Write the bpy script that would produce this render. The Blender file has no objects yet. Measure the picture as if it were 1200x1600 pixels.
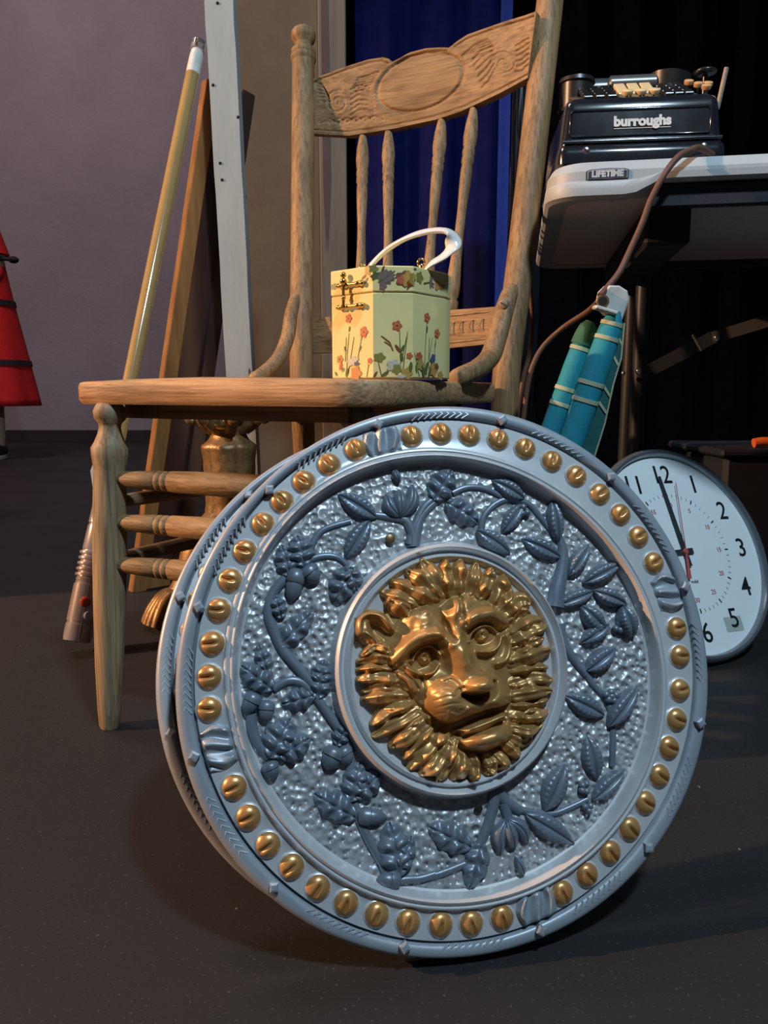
import bpy, math, random
import numpy as np
from mathutils import Vector, Matrix
random.seed(4); np.random.seed(4)
SC = bpy.context.scene
COL = SC.collection
PI = math.pi
# ------------------------------------------------------------------ camera, light, exposure
CAM_H = .44; PITCH = math.radians(8.9); FPX = 1200.
cam = bpy.data.cameras.new('camera'); camo = bpy.data.objects.new('camera', cam); COL.objects.link(camo)
cam.sensor_fit = 'VERTICAL'; cam.sensor_height = 36; cam.lens = 36*FPX/1600
cam.clip_start = .02; cam.clip_end = 60
camo.location = (0, 0, CAM_H); camo.rotation_euler = (PI/2-PITCH, 0, 0)
SC.camera = camo
SC.view_settings.view_transform = 'Standard'; SC.view_settings.look = 'None'
SC.view_settings.gamma = 1; SC.view_settings.use_curve_mapping = False
SC.view_settings.exposure = 0.0
w = bpy.data.worlds.new('world'); SC.world = w; w.use_nodes = True
w.node_tree.nodes['Background'].inputs[0].default_value = (.55, .72, 1, 1)
w.node_tree.nodes['Background'].inputs[1].default_value = .035

def spot(name, loc, target, energy, color, radius, angle=60, blend=.3):
    l = bpy.data.lights.new(name, 'SPOT'); l.energy = energy; l.color = color; l.shadow_soft_size = radius
    l.spot_size = math.radians(angle); l.spot_blend = blend
    o = bpy.data.objects.new(name, l); COL.objects.link(o); o.location = loc
    o.rotation_euler = (Vector(target)-Vector(loc)).to_track_quat('-Z', 'Y').to_euler()
    return o
def area(name, loc, target, energy, color, sx, sy):
    l = bpy.data.lights.new(name, 'AREA'); l.energy = energy; l.color = color; l.shape = 'RECTANGLE'
    l.size = sx; l.size_y = sy
    o = bpy.data.objects.new(name, l); COL.objects.link(o); o.location = loc
    o.rotation_euler = (Vector(target)-Vector(loc)).to_track_quat('-Z', 'Y').to_euler()
    return o
spot('warm_stage_spot', (-5.4, .22, 2.7), (0, .95, .4), 2100, (1, .56, .30), .05, 40)
spot('cool_stage_spot', (.55, -.5, 2.45), (.1, .95, .4), 215, (.62, .84, 1), .09, 100, .5)
area('wall_wash_light', (-2.5, 2.2, 5.5), (-3.5, 6.9, .8), 160, (1, .82, .85), 1.5, 1.5)

# ------------------------------------------------------------------ pixel rays (only to place things at their real distance)
CP, SP = math.cos(PITCH), math.sin(PITCH)
def ray(px, py):
    a = (px-600)/FPX; b = -(py-800)/FPX
    return Vector((a, CP+b*SP, -SP+b*CP))
def P(px, py, D):
    d = ray(px, py); t = D/d.y
    return Vector((0, 0, CAM_H)) + d*t
def PF(px, py, z=0.):
    d = ray(px, py); t = (z-CAM_H)/d.z
    return Vector((0, 0, CAM_H)) + d*t

# ------------------------------------------------------------------ materials
def nd(nt, t, **k):
    n = nt.nodes.new(t)
    for a, b in k.items():
        if a.startswith('i_'):
            n.inputs[a[2:].replace('_', ' ')].default_value = b
        else: setattr(n, a, b)
    return n
def ramp(nt, stops):
    r = nt.nodes.new('ShaderNodeValToRGB'); e = r.color_ramp.elements
    while len(e) < len(stops): e.new(.5)
    for x, (p, c) in zip(e, stops):
        x.position = p; x.color = (*c, 1)
    return r
def pmat(name, col, col2=None, rough=.6, metal=0., scale=(8, 8, 8), nscale=6, bump=0., bscale=60, rvar=.0, lo=.35, hi=.65, spec=.5, detail=6, coat=0, extra=None, bdist=.002, kind='noise', trans=0, emit=None, alpha=1):
    m = bpy.data.materials.new(name); m.use_nodes = True; nt = m.node_tree; b = nt.nodes['Principled BSDF']; L = nt.links
    b.inputs['Roughness'].default_value = rough; b.inputs['Metallic'].default_value = metal
    b.inputs['Specular IOR Level'].default_value = spec
    if coat: b.inputs['Coat Weight'].default_value = coat; b.inputs['Coat Roughness'].default_value = .12
    if trans: b.inputs['Transmission Weight'].default_value = trans
    tc = nd(nt, 'ShaderNodeTexCoord'); mp = nd(nt, 'ShaderNodeMapping'); mp.inputs['Scale'].default_value = scale
    L.new(tc.outputs['Object'], mp.inputs['Vector'])
    n = nd(nt, 'ShaderNodeTexNoise'); n.inputs['Scale'].default_value = nscale; n.inputs['Detail'].default_value = detail
    n.inputs['Roughness'].default_value = .65
    L.new(mp.outputs[0], n.inputs['Vector'])
    r = ramp(nt, [(lo, col), (hi, col2 if col2 else tuple(c*.8 for c in col))])
    L.new(n.outputs[0], r.inputs[0]); L.new(r.outputs[0], b.inputs['Base Color'])
    if rvar:
        mr = nd(nt, 'ShaderNodeMapRange'); mr.inputs[3].default_value = rough-rvar; mr.inputs[4].default_value = rough+rvar
        L.new(n.outputs[0], mr.inputs[0]); L.new(mr.outputs[0], b.inputs['Roughness'])
    if bump:
        if kind == 'noise':
            n2 = nd(nt, 'ShaderNodeTexNoise'); n2.inputs['Scale'].default_value = bscale; n2.inputs['Detail'].default_value = 4
        else:
            n2 = nd(nt, 'ShaderNodeTexVoronoi'); n2.feature = 'SMOOTH_F1'; n2.inputs['Scale'].default_value = bscale
        L.new(mp.outputs[0], n2.inputs['Vector'])
        bp = nd(nt, 'ShaderNodeBump'); bp.inputs['Strength'].default_value = bump; bp.inputs['Distance'].default_value = bdist
        L.new(n2.outputs[0], bp.inputs['Height']); L.new(bp.outputs[0], b.inputs['Normal'])
    if emit:
        b.inputs['Emission Color'].default_value = (*emit[0], 1); b.inputs['Emission Strength'].default_value = emit[1]
    return m
def oak(name, axis, c1=(.325, .20, .092), c2=(.165, .098, .045)):
    s = [38, 38, 38]; s['xyz'.index(axis)] = 2.2
    m = pmat(name, c1, c2, rough=.62, scale=tuple(s), nscale=2.2, bump=.7, bscale=7, lo=.42, hi=.72, bdist=.0012, detail=8, rvar=.08)
    nt = m.node_tree; L = nt.links; b = nt.nodes['Principled BSDF']; src = b.inputs['Base Color'].links[0].from_socket
    tc = nd(nt, 'ShaderNodeTexCoord'); mp = nd(nt, 'ShaderNodeMapping'); mp.inputs['Scale'].default_value = tuple(q*3.2 if q > 5 else q*1.1 for q in s)
    n = nd(nt, 'ShaderNodeTexNoise'); n.inputs['Scale'].default_value = 2.6; n.inputs['Detail'].default_value = 5; n.inputs['Distortion'].default_value = .4
    L.new(tc.outputs['Object'], mp.inputs[0]); L.new(mp.outputs[0], n.inputs['Vector'])
    r = ramp(nt, [(.34, (.60, .54, .48)), (.52, (1, 1, 1))]); L.new(n.outputs[0], r.inputs[0])
    n2 = nd(nt, 'ShaderNodeTexNoise'); n2.inputs['Scale'].default_value = 7; n2.inputs['Detail'].default_value = 3; L.new(tc.outputs['Object'], n2.inputs['Vector'])
    r2 = ramp(nt, [(.35, (.72, .74, .70)), (.65, (1.12, 1.08, 1.04))]); L.new(n2.outputs[0], r2.inputs[0])
    mx = nd(nt, 'ShaderNodeMixRGB', blend_type='MULTIPLY'); mx.inputs[0].default_value = 1; L.new(src, mx.inputs[1]); L.new(r.outputs[0], mx.inputs[2])
    mx2 = nd(nt, 'ShaderNodeMixRGB', blend_type='MULTIPLY'); mx2.inputs[0].default_value = 1; L.new(mx.outputs[0], mx2.inputs[1]); L.new(r2.outputs[0], mx2.inputs[2])
    L.new(mx2.outputs[0], b.inputs['Base Color'])
    return m
M = {}
M['oak_x'] = oak('oak_grain_across', 'x'); M['oak_y'] = oak('oak_grain_deep', 'y'); M['oak_z'] = oak('oak_grain_upright', 'z')
M['oak_grey'] = oak('weathered_oak', 'z', (.36, .26, .155), (.18, .13, .08))
M['oak_seat'] = oak('oak_seat_edge', 'x', (.52, .31, .16), (.26, .15, .08))
M['slate'] = pmat('slate_blue_paint', (.27, .31, .36), (.34, .37, .41), rough=.40, metal=.2, nscale=2, bump=.12, bscale=9, bdist=.001, rvar=.08)
M['leafpaint'] = pmat('dark_slate_paint', (.135, .17, .215), (.19, .22, .265), rough=.36, metal=.25, nscale=4, bump=.12, bscale=14, bdist=.001)
M['silver'] = pmat('silver_paint', (.62, .62, .63), (.55, .56, .58), rough=.36, metal=.30, nscale=3, bump=.06, bscale=10, bdist=.001, rvar=.06)
M['hammered'] = pmat('hammered_silver_paint', (.52, .52, .53), (.37, .38, .40), rough=.40, metal=.32, nscale=6, bump=1., bscale=25, bdist=.0045, kind='vor')
M['gold'] = pmat('antique_gold_paint', (.53, .295, .105), (.39, .21, .072), rough=.37, metal=.45, nscale=3, bump=.1, bscale=20, bdist=.001, rvar=.07)
M['gold_stud'] = pmat('copper_gold_paint', (.60, .32, .12), (.50, .25, .085), rough=.33, metal=.45, nscale=3, bump=.05, bscale=20, bdist=.0008)
M['black'] = pmat('flat_black', (.006, .006, .007), rough=.8)
M['hole'] = pmat('dark_hole', (.01, .008, .006), rough=.9)

# ------------------------------------------------------------------ mesh builder
class MB:
    def __init__(s): s.v = []; s.f = []; s.m = []; s.mats = []
    def mi(s, m):
        if m not in s.mats: s.mats.append(m)
        return s.mats.index(m)
    def add(s, vs, fs, mat=None):
        o = len(s.v); s.v += [tuple(v) for v in vs]; k = s.mi(mat) if mat else 0
        for f in fs: s.f.append(tuple(i+o for i in f)); s.m.append(k)
        return s
    def box(s, c, size, X=(1, 0, 0), Y=(0, 1, 0), Z=(0, 0, 1), mat=None, bev=0.):
        c = Vector(c); X, Y, Z = (Vector(a).normalized() for a in (X, Y, Z)); a, b, d = (q/2 for q in size)
        if bev <= 0:
            vs = [c+X*a*i+Y*b*j+Z*d*k for k in (-1, 1) for j in (-1, 1) for i in (-1, 1)]
            return s.add(vs, [(0, 2, 3, 1), (4, 5, 7, 6), (0, 1, 5, 4), (2, 6, 7, 3), (0, 4, 6, 2), (1, 3, 7, 5)], mat)
        vs = []; idx = {}
        for i in (-1, 1):
            for j in (-1, 1):
                for k in (-1, 1):
                    for q in range(3):
                        e = [bev]*3; e[q] = 0
                        idx[i, j, k, q] = len(vs); vs.append(c+X*i*(a-e[0])+Y*j*(b-e[1])+Z*k*(d-e[2]))
        fs = []
        def fix(f):
            cc = sum((vs[t] for t in f), Vector())/len(f)
            n = (vs[f[1]]-vs[f[0]]).cross(vs[f[2]]-vs[f[1]])
            return tuple(f) if n.dot(cc-c) > 0 else tuple(reversed(f))
        for q in range(3):
            o1, o2 = [t for t in range(3) if t != q]
            for sg in (-1, 1):
                f = []
                for (u, v_) in ((-1, -1), (1, -1), (1, 1), (-1, 1)):
                    t = [0, 0, 0]; t[q] = sg; t[o1] = u; t[o2] = v_; f.append(idx[t[0], t[1], t[2], q])
                fs.append(fix(f))
            for u in (-1, 1):
                for v_ in (-1, 1):
                    t = [0, 0, 0]; t[o1] = u; t[o2] = v_
                    t[q] = -1; A = tuple(t); t[q] = 1; B = tuple(t)
                    # edge running along q: between faces o1 and o2
                    fs.append(fix([idx[(*A, o1)], idx[(*B, o1)], idx[(*B, o2)], idx[(*A, o2)]]))
        for i in (-1, 1):
            for j in (-1, 1):
                for k in (-1, 1): fs.append(fix([idx[i, j, k, 0], idx[i, j, k, 1], idx[i, j, k, 2]]))
        return s.add(vs, fs, mat)
    def tube(s, pts, r, n=12, mat=None, cap=True, closed=False, flat=1., up=None):
        pts = [Vector(p) for p in pts]; N = len(pts)
        rs = r if hasattr(r, '__len__') else [r]*N
        vs = []; prev = None
        for i, p in enumerate(pts):
            if closed: t = pts[(i+1) % N]-pts[i-1]
            else: t = pts[min(i+1, N-1)]-pts[max(i-1, 0)]
            t.normalize()
            if up is not None: a = Vector(up); a = (a-t*a.dot(t)).normalized()
            elif prev is None:
                a = t.orthogonal().normalized()
            else: a = (prev-t*prev.dot(t)).normalized()
            prev = a; b = t.cross(a)
            for k in range(n):
                q = 2*PI*k/n; vs.append(p+(a*math.cos(q)*flat+b*math.sin(q))*rs[i])
        fs = []
        for i in range(N if closed else N-1):
            j = (i+1) % N
            for k in range(n):
                l = (k+1) % n; fs.append((i*n+k, i*n+l, j*n+l, j*n+k))
        if cap and not closed: fs.append(tuple(reversed(range(n)))); fs.append(tuple(range((N-1)*n, N*n)))
        return s.add(vs, fs, mat)
    def lathe(s, a, b, prof, n=20, mat=None, flat=1.):
        """prof: list of (t 0..1 along a->b, radius)"""
        a = Vector(a); b = Vector(b)
        ax = (b-a).normalized(); u = ax.orthogonal().normalized(); v = ax.cross(u); vs = []
        for t, r in prof:
            c = a.lerp(b, t)
            for k in range(n):
                q = 2*PI*k/n; vs.append(c+(u*math.cos(q)+v*math.sin(q)*flat)*r)
        fs = []
        for i in range(len(prof)-1):
            for k in range(n):
                l = (k+1) % n; fs.append((i*n+k, i*n+l, (i+1)*n+l, (i+1)*n+k))
        fs.append(tuple(reversed(range(n)))); fs.append(tuple(range((len(prof)-1)*n, len(prof)*n)))
        return s.add(vs, fs, mat)
    def prism(s, poly, h, O=(0, 0, 0), X=(1, 0, 0), Y=(0, 1, 0), Z=(0, 0, 1), mat=None, bev=0.):
        O, X, Y, Z = Vector(O), Vector(X), Vector(Y), Vector(Z); n = len(poly)
        ar = sum(poly[i][0]*poly[(i+1) % n][1]-poly[(i+1) % n][0]*poly[i][1] for i in range(n))
        if ar < 0: poly = poly[::-1]
        lv = [(0, 0.)]
        if bev:
            lv = [(bev, 0.), (0, bev), (0, h-bev), (bev, h)]
        else: lv = [(0, 0.), (0, h)]
        cx = sum(p[0] for p in poly)/n; cy = sum(p[1] for p in poly)/n
        vs = []
        for ins, z in lv:
            for i, p in enumerate(poly):
                q = p
                if ins:
                    p0 = poly[i-1]; p1 = poly[(i+1) % n]
                    t = Vector((p1[0]-p0[0], p1[1]-p0[1])); t.normalize(); q = (p[0]-t.y*ins, p[1]+t.x*ins)
                vs.append(O+X*q[0]+Y*q[1]+Z*z)
        fs = [tuple(reversed(range(n))), tuple(range((len(lv)-1)*n, len(lv)*n))]
        for k in range(len(lv)-1):
            for i in range(n):
                j = (i+1) % n; fs.append((k*n+i, k*n+j, (k+1)*n+j, (k+1)*n+i))
        return s.add(vs, fs, mat)
    def sphere(s, c, r, n=14, m=9, mat=None, sc=(1, 1, 1), rot=None):
        c = Vector(c); vs = []; fs = []
        for i in range(m+1):
            th = PI*i/m
            for k in range(n):
                q = 2*PI*k/n; v = Vector((math.sin(th)*math.cos(q)*sc[0], math.sin(th)*math.sin(q)*sc[1], math.cos(th)*sc[2]))*r
                if rot is not None: v = rot @ v
                vs.append(c+v)
        for i in range(m):
            for k in range(n):
                l = (k+1) % n; fs.append((i*n+k, (i+1)*n+k, (i+1)*n+l, i*n+l))
        return s.add(vs, fs, mat)
    def grid(s, pts, nu, nv, mat=None, closed_u=False):
        fs = []
        for j in range(nv-1):
            for i in range(nu if closed_u else nu-1):
                i2 = (i+1) % nu; fs.append((j*nu+i, j*nu+i2, (j+1)*nu+i2, (j+1)*nu+i))
        return s.add(pts, fs, mat)
def empty(name, loc=(0, 0, 0), rotz=0., label=None, cat=None, group=None, matrix=None):
    o = bpy.data.objects.new(name, None); COL.objects.link(o); o.empty_display_size = .05
    o.matrix_world = matrix if matrix is not None else Matrix.Translation(Vector(loc)) @ Matrix.Rotation(rotz, 4, 'Z')
    if label: o['label'] = label; o['category'] = cat
    if group: o['group'] = group
    return o
def obj(name, mb, mat=None, parent=None, local=False, smooth=35, top=None):
    """link ONE mesh object; vertices given in world space unless local"""
    me = bpy.data.meshes.new(name)
    vs = mb.v
    pm = Matrix()
    if parent is not None:
        pm = parent.matrix_basis.copy(); q = parent
        while q.parent: q = q.parent; pm = q.matrix_basis @ pm
        # children are linked with identity transforms, so parents chain through
    if parent is not None and not local:
        inv = pm.inverted(); A = np.array(inv); V = np.array([tuple(v) for v in vs], float)
        vs = (V @ A[:3, :3].T + A[:3, 3]).tolist()
    me.from_pydata([tuple(v) for v in vs], [], mb.f)
    mats = mb.mats if mb.mats else ([mat] if mat else [])
    for x in mats: me.materials.append(x)
    if len(mats) > 1: me.polygons.foreach_set('material_index', mb.m)
    me.validate(); me.update()
    if smooth:
        me.polygons.foreach_set('use_smooth', [True]*len(me.polygons)); me.set_sharp_from_angle(angle=math.radians(smooth))
    o = bpy.data.objects.new(name, me); COL.objects.link(o)
    if parent is not None: o.parent = parent
    if top: tag(o, *top)
    return o
def tag(o, label, cat, group=None, kind=None):
    o['label'] = label; o['category'] = cat
    if group: o['group'] = group
    if kind: o['kind'] = kind
def struct(name, mb, mat, smooth=35):
    o = obj(name, mb, mat, smooth=smooth); o['kind'] = 'structure'; return o
def copy_tree(o, parent=None):
    c = o.copy(); COL.objects.link(c); c.parent = parent
    for ch in list(o.children): copy_tree(ch, c)
    return c
def text_mesh(body, size, O, X, Y, extrude=.0004, bold=0., align='CENTER', shear=0):
    """returns MB of the flat lettering, world space; O is the centre of the line"""
    cu = bpy.data.curves.new('t', 'FONT'); cu.body = body; cu.size = size; cu.extrude = extrude; cu.offset = bold; cu.shear = shear
    cu.align_x = align; cu.align_y = 'CENTER'; cu.resolution_u = 3
    t = bpy.data.objects.new('t', cu); COL.objects.link(t)
    me = bpy.data.meshes.new_from_object(t.evaluated_get(bpy.context.evaluated_depsgraph_get()))
    O, X, Y = Vector(O), Vector(X).normalized(), Vector(Y).normalized(); Z = X.cross(Y)
    mb = MB(); mb.add([O+X*v.co.x+Y*v.co.y+Z*v.co.z for v in me.vertices], [tuple(p.vertices) for p in me.polygons])
    bpy.data.objects.remove(t); bpy.data.meshes.remove(me); bpy.data.curves.remove(cu)
    return mb
def smoothpath(pts, n=8):
    pts = [Vector(p) for p in pts]; out = []
    for i in range(len(pts)-1):
        p0 = pts[max(i-1, 0)]; p1 = pts[i]; p2 = pts[i+1]; p3 = pts[min(i+2, len(pts)-1)]
        for k in range(n):
            t = k/n
            out.append(.5*((2*p1)+(p2-p0)*t+(2*p0-5*p1+4*p2-p3)*t*t+(3*p1-p0-3*p2+p3)*t**3))
    out.append(pts[-1]); return out
def interp(x, xs, ys): return float(np.interp(x, xs, ys))

# ================================================================== SETTING
def floor_mat():
    m = pmat('painted_black_stage_floor', (.0165, .0155, .0155), (.0125, .0118, .0118), rough=.62, nscale=3, bump=.25, bscale=120, bdist=.0006, rvar=.1, scale=(1, 1, 1), spec=.35)
    nt = m.node_tree; L = nt.links; b = nt.nodes['Principled BSDF']
    src = b.inputs['Base Color'].links[0].from_socket
    tc = nd(nt, 'ShaderNodeTexCoord')
    v = nd(nt, 'ShaderNodeTexVoronoi'); v.inputs['Scale'].default_value = 17; v.inputs['Randomness'].default_value = 1
    ns = nd(nt, 'ShaderNodeTexNoise'); ns.inputs['Scale'].default_value = 40
    mixv = nd(nt, 'ShaderNodeMixRGB'); mixv.inputs[0].default_value = .04
    L.new(tc.outputs['Object'], ns.inputs['Vector']); L.new(tc.outputs['Object'], mixv.inputs[1]); L.new(ns.outputs['Color'], mixv.inputs[2])
    L.new(mixv.outputs[0], v.inputs['Vector'])
    lt = nd(nt, 'ShaderNodeMath', operation='LESS_THAN'); lt.inputs[1].default_value = .032; L.new(v.outputs['Distance'], lt.inputs[0])
    mx = nd(nt, 'ShaderNodeMixRGB'); L.new(lt.outputs[0], mx.inputs[0]); L.new(src, mx.inputs[1]); mx.inputs[2].default_value = (.16, .14, .13, 1)
    n3 = nd(nt, 'ShaderNodeTexNoise'); n3.inputs['Scale'].default_value = 300; n3.inputs['Detail'].default_value = 2; L.new(tc.outputs['Object'], n3.inputs['Vector'])
    r3 = ramp(nt, [(.64, (0, 0, 0)), (.72, (1, 1, 1))]); L.new(n3.outputs[0], r3.inputs[0])
    mx2 = nd(nt, 'ShaderNodeMixRGB'); L.new(r3.outputs[0], mx2.inputs[0]); L.new(mx.outputs[0], mx2.inputs[1]); mx2.inputs[2].default_value = (.05, .045, .04, 1)
    L.new(mx2.outputs[0], b.inputs['Base Color'])
    return m
mb = MB(); mb.add([(-9, -2, 0), (7, -2, 0), (7, 9, 0), (-9, 9, 0)], [(0, 1, 2, 3)]); struct('floor', mb, floor_mat(), 0)
M['wall'] = pmat('mauve_grey_painted_wall', (.30, .25, .27), (.26, .215, .235), rough=.8, scale=(1, 1, 1), nscale=2, bump=.5, bscale=26, bdist=.006)
mb = MB(); mb.box((-4, 7.0, 2.0), (11, .15, 3.8)); struct('wall_back', mb, M['wall'])
mb = MB(); mb.box((-4, 6.99, .05), (11, .2, .10)); struct('baseboard_back', mb, pmat('dark_brown_baseboard', (.03, .02, .018)))
# black masking behind the table
M['drape'] = pmat('black_velour', (.0022, .0022, .003), (.004, .004, .0055), rough=1., spec=.05, nscale=2)
def drape(name, x0, x1, y, z0, z1, folds, amp, mat, thick=.01, phase=0, ydir=(1, 0)):
    n = folds*12; pts = []; 
    for side in (0, 1):
        rows = []
        for j in range(9):
            t = j/8
            for i in range(n+1):
                s = i/n; xx = x0+(x1-x0)*s
                a = amp*(1.1-.35*t)*math.sin(2*PI*folds*s+phase+.5*math.sin(3*s*folds)) + amp*.3*math.sin(2*PI*folds*2.3*s+1)
                rows.append((xx, y+a+side*thick, z0+(z1-z0)*t))
        pts.append(rows)
    mb = MB(); mb.grid(pts[0], n+1, 9); mb.grid(pts[1], n+1, 9)
    N = n+1
    for (a0, b0) in (((0), (8*N)),):
        pass
    off = len(pts[0])
    for i in range(n):
        mb.f.append((i, i+off, i+1+off, i+1)); mb.m.append(0)
        k = 8*N+i; mb.f.append((k, k+1, k+1+off, k+off)); mb.m.append(0)
    for j in range(8):
        k = j*N; mb.f.append((k, k+N, k+N+off, k+off)); mb.m.append(0)
        k = j*N+n; mb.f.append((k, k+off, k+N+off, k+N)); mb.m.append(0)
    return obj(name, mb, mat, smooth=60)
o = drape('stage_curtain', -.80, 6.0, 4.2, .0, 4.0, 22, .05, M['drape']); tag(o, 'black masking curtain filling the back of the stage on the right', 'curtain')
M['navy'] = pmat('navy_curtain', (.006, .008, .066), (.004, .006, .048), rough=1., spec=.08, nscale=3, bump=.2, bscale=80, bdist=.001)
M['royal'] = pmat('royal_blue_cloth', (.05, .07, .38), (.04, .055, .3), rough=.9, nscale=3)
xa, xb = P(556, 300, 2.6).x, P(777, 300, 2.6).x
o = drape('stage_curtain', xa, xb, 2.6, .02, 2.6, 3, .016, M['navy']); tag(o, 'dark navy curtain hanging behind the chair back', 'curtain')
o = drape('stage_curtain', P(745, 300, 2.75).x, P(795, 300, 2.75).x, 2.75, .02, 2.6, 1, .008, M['royal'], phase=1); tag(o, 'narrow strip of brighter royal blue curtain beside the navy one', 'curtain')
# ---- unseen black case added left of frame so its shadow darkens the floor
fcs = empty('shadow_case', (-2.08, 2.05, 0), 0, 'unseen black case with metal edges, added left of frame to shade the floor', 'case')
mb = MB(); mb.box((-2.08, 2.05, .36), (1.1, 1.3, .64), bev=.01); obj('case_body', mb, pmat('black_laminate', (.012, .012, .013), rough=.5), fcs)
for zz in (.05, .67):
    mb = MB(); mb.box((-2.08, 2.05, zz), (1.12, 1.32, .03), bev=.004); obj('metal_edge', mb, pmat('aluminium_edge', (.4, .4, .4), rough=.4, metal=.8), fcs)
for sx in (-.45, .45):
    for sy in (-.55, .55):
        mb = MB(); mb.lathe((-2.08+sx-.02, 2.05+sy, .0205), (-2.08+sx+.02, 2.05+sy, .0205), [(0, .019), (.1, .020), (.9, .020), (1, .019)], 16); obj('castor', mb, M['black'], fcs)
# ---- scenery flat behind the chair (canvas on a wooden frame)
DF = 2.02
M['flatcanvas'] = pmat('brown_flat_paint', (.11, .082, .052), (.088, .064, .042), rough=.85, nscale=5, scale=(1, 1, 1), bump=.3, bscale=150, bdist=.001)
M['flatwood'] = pmat('flat_stile_wood', (.14, .125, .10), (.105, .09, .072), rough=.8, scale=(20, 20, 1.5), nscale=3, bump=.2, bscale=10, bdist=.001)
t = empty('scenery_flat', (P(470, 600, DF).x, DF, 0), 0, 'tall brown painted scenery flat with a paler edge board, behind the chair back', 'scenery flat')
x0, x1, x2 = P(372, 300, DF).x, P(500, 300, DF).x, P(542, 300, DF).x
mb = MB(); mb.box(((x0+x1)/2, DF+.012, 1.1), (x1-x0+.01, .012, 2.2)); obj('canvas_panel', mb, M['flatcanvas'], t)
mb = MB(); mb.box(((x1+x2)/2, DF+.005, 1.1), (x2-x1, .022, 2.2), bev=.002); obj('edge_board', mb, M['flatwood'], t)
mb = MB(); mb.box(((x0+x1)/2, DF-.002, .09), (x1-x0, .022, .12), bev=.002); obj('bottom_rail', mb, M['flatwood'], t)
# dark vertical run mark on the edge board
mb = MB(); a = P(506, 0, DF).x; mb.add([(a-.008, DF-.0075, 2.0), (a+.006, DF-.0075, 2.0), (a+.010, DF-.0075, .95), (a+.0, DF-.0075, .78), (a-.006, DF-.0075, .95)], [(0, 4, 3, 2, 1)])
obj('dark_stain', mb, pmat('plum_stain', (.07, .045, .045), rough=.8), t, smooth=0)
# ---- white leaning post
M['whitepaint'] = pmat('chipped_white_paint', (.40, .44, .43), (.34, .37, .365), rough=.6, scale=(3, 3, 1), nscale=5, bump=.3, bscale=40, bdist=.001)
def white_chip():
    m = M['whitepaint']; nt = m.node_tree; L = nt.links; b = nt.nodes['Principled BSDF']; src = b.inputs['Base Color'].links[0].from_socket
    tc = nd(nt, 'ShaderNodeTexCoord'); n = nd(nt, 'ShaderNodeTexNoise'); n.inputs['Scale'].default_value = 30; n.inputs['Detail'].default_value = 3
    mp = nd(nt, 'ShaderNodeMapping'); mp.inputs['Scale'].default_value = (1.4, 1, .6); L.new(tc.outputs['Object'], mp.inputs[0]); L.new(mp.outputs[0], n.inputs['Vector'])
    r = ramp(nt, [(.70, (0, 0, 0)), (.72, (1, 1, 1))]); L.new(n.outputs[0], r.inputs[0])
    mx = nd(nt, 'ShaderNodeMixRGB'); L.new(r.outputs[0], mx.inputs[0]); L.new(src, mx.inputs[1]); mx.inputs[2].default_value = (.1, .07, .06, 1); L.new(mx.outputs[0], b.inputs['Base Color'])
white_chip()
DW = 1.72
def wp(px, py, D=DW): return P(px, py, D)
a0, a1 = wp(319, 0), wp(364, 0); b0, b1 = wp(353, 580), wp(394, 580)
def extrap(a, b, z): return a.lerp(b, (z-a.z)/(b.z-a.z))
tl, tr = extrap(a0, b0, 1.9), extrap(a1, b1, 1.9); bl, br = extrap(a0, b0, 0.0), extrap(a1, b1, 0.0)
t = empty('painted_post', ((bl.x+br.x)/2, DW, 0), 0, 'white painted wooden post with chipped paint, standing left of the brown flat', 'post')
mb = MB(); N = 40; vs = []
for i in range(N+1):
    q = i/N; a = bl.lerp(tl, q); b = br.lerp(tr, q); j = (random.random()-.5)*.0016
    vs += [(a.x+j, DW, a.z), (b.x+j, DW, b.z), (b.x+j, DW+.045, b.z), (a.x+j, DW+.045, a.z)]
fs = [(3, 2, 1, 0), (4*N, 4*N+1, 4*N+2, 4*N+3)]
for i in range(N):
    for k in range(4): l = (k+1) % 4; fs.append((4*i+k, 4*i+l, 4*i+4+l, 4*i+4+k))
mb.add(vs, fs, M['whitepaint']); obj('post_board', mb, None, t, smooth=20)
# nail heads / knots on the front
for px, py in ((333, 133), (344, 255), (347, 281), (340, 5), (372, 183)):
    c = wp(px, py); mb = MB(); mb.lathe(c+Vector((0, .001, 0)), c-Vector((0, .002, 0)), [(0, .0035), (.8, .003), (1, .001)], 10, M['hole']); obj('nail_head', mb, None, t)

# ---- framed panel leaning behind the post
M['framewood'] = pmat('varnished_frame_wood', (.30, .15, .05), (.2, .09, .03), rough=.35, scale=(20, 20, 2), nscale=3, coat=.3)
M['panelface'] = pmat('dark_glossy_panel', (.035, .017, .014), (.05, .022, .018), rough=.28, nscale=3, scale=(1, 1, .6), spec=.7)
bA = PF(203, 925); bB = bA+Vector((.75, .66, 0)); tA = P(319, 124, 1.83)
up = (tA-bA); rt = (bB-bA); rt.z = 0; rtn = rt.normalized(); upn = up.normalized(); 
t = empty('framed_panel', ((bA.x+bB.x)/2, (bA.y+bB.y)/2, 0), 0, 'tall dark glossy panel with a narrow varnished wooden frame, leaning behind the light sword', 'panel')
nrm = rtn.cross(upn).normalized(); Wd = .080
ux = rtn; uy = (nrm.cross(ux)).normalized()
if uy.z < 0: uy = -uy
H = up.length
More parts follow.
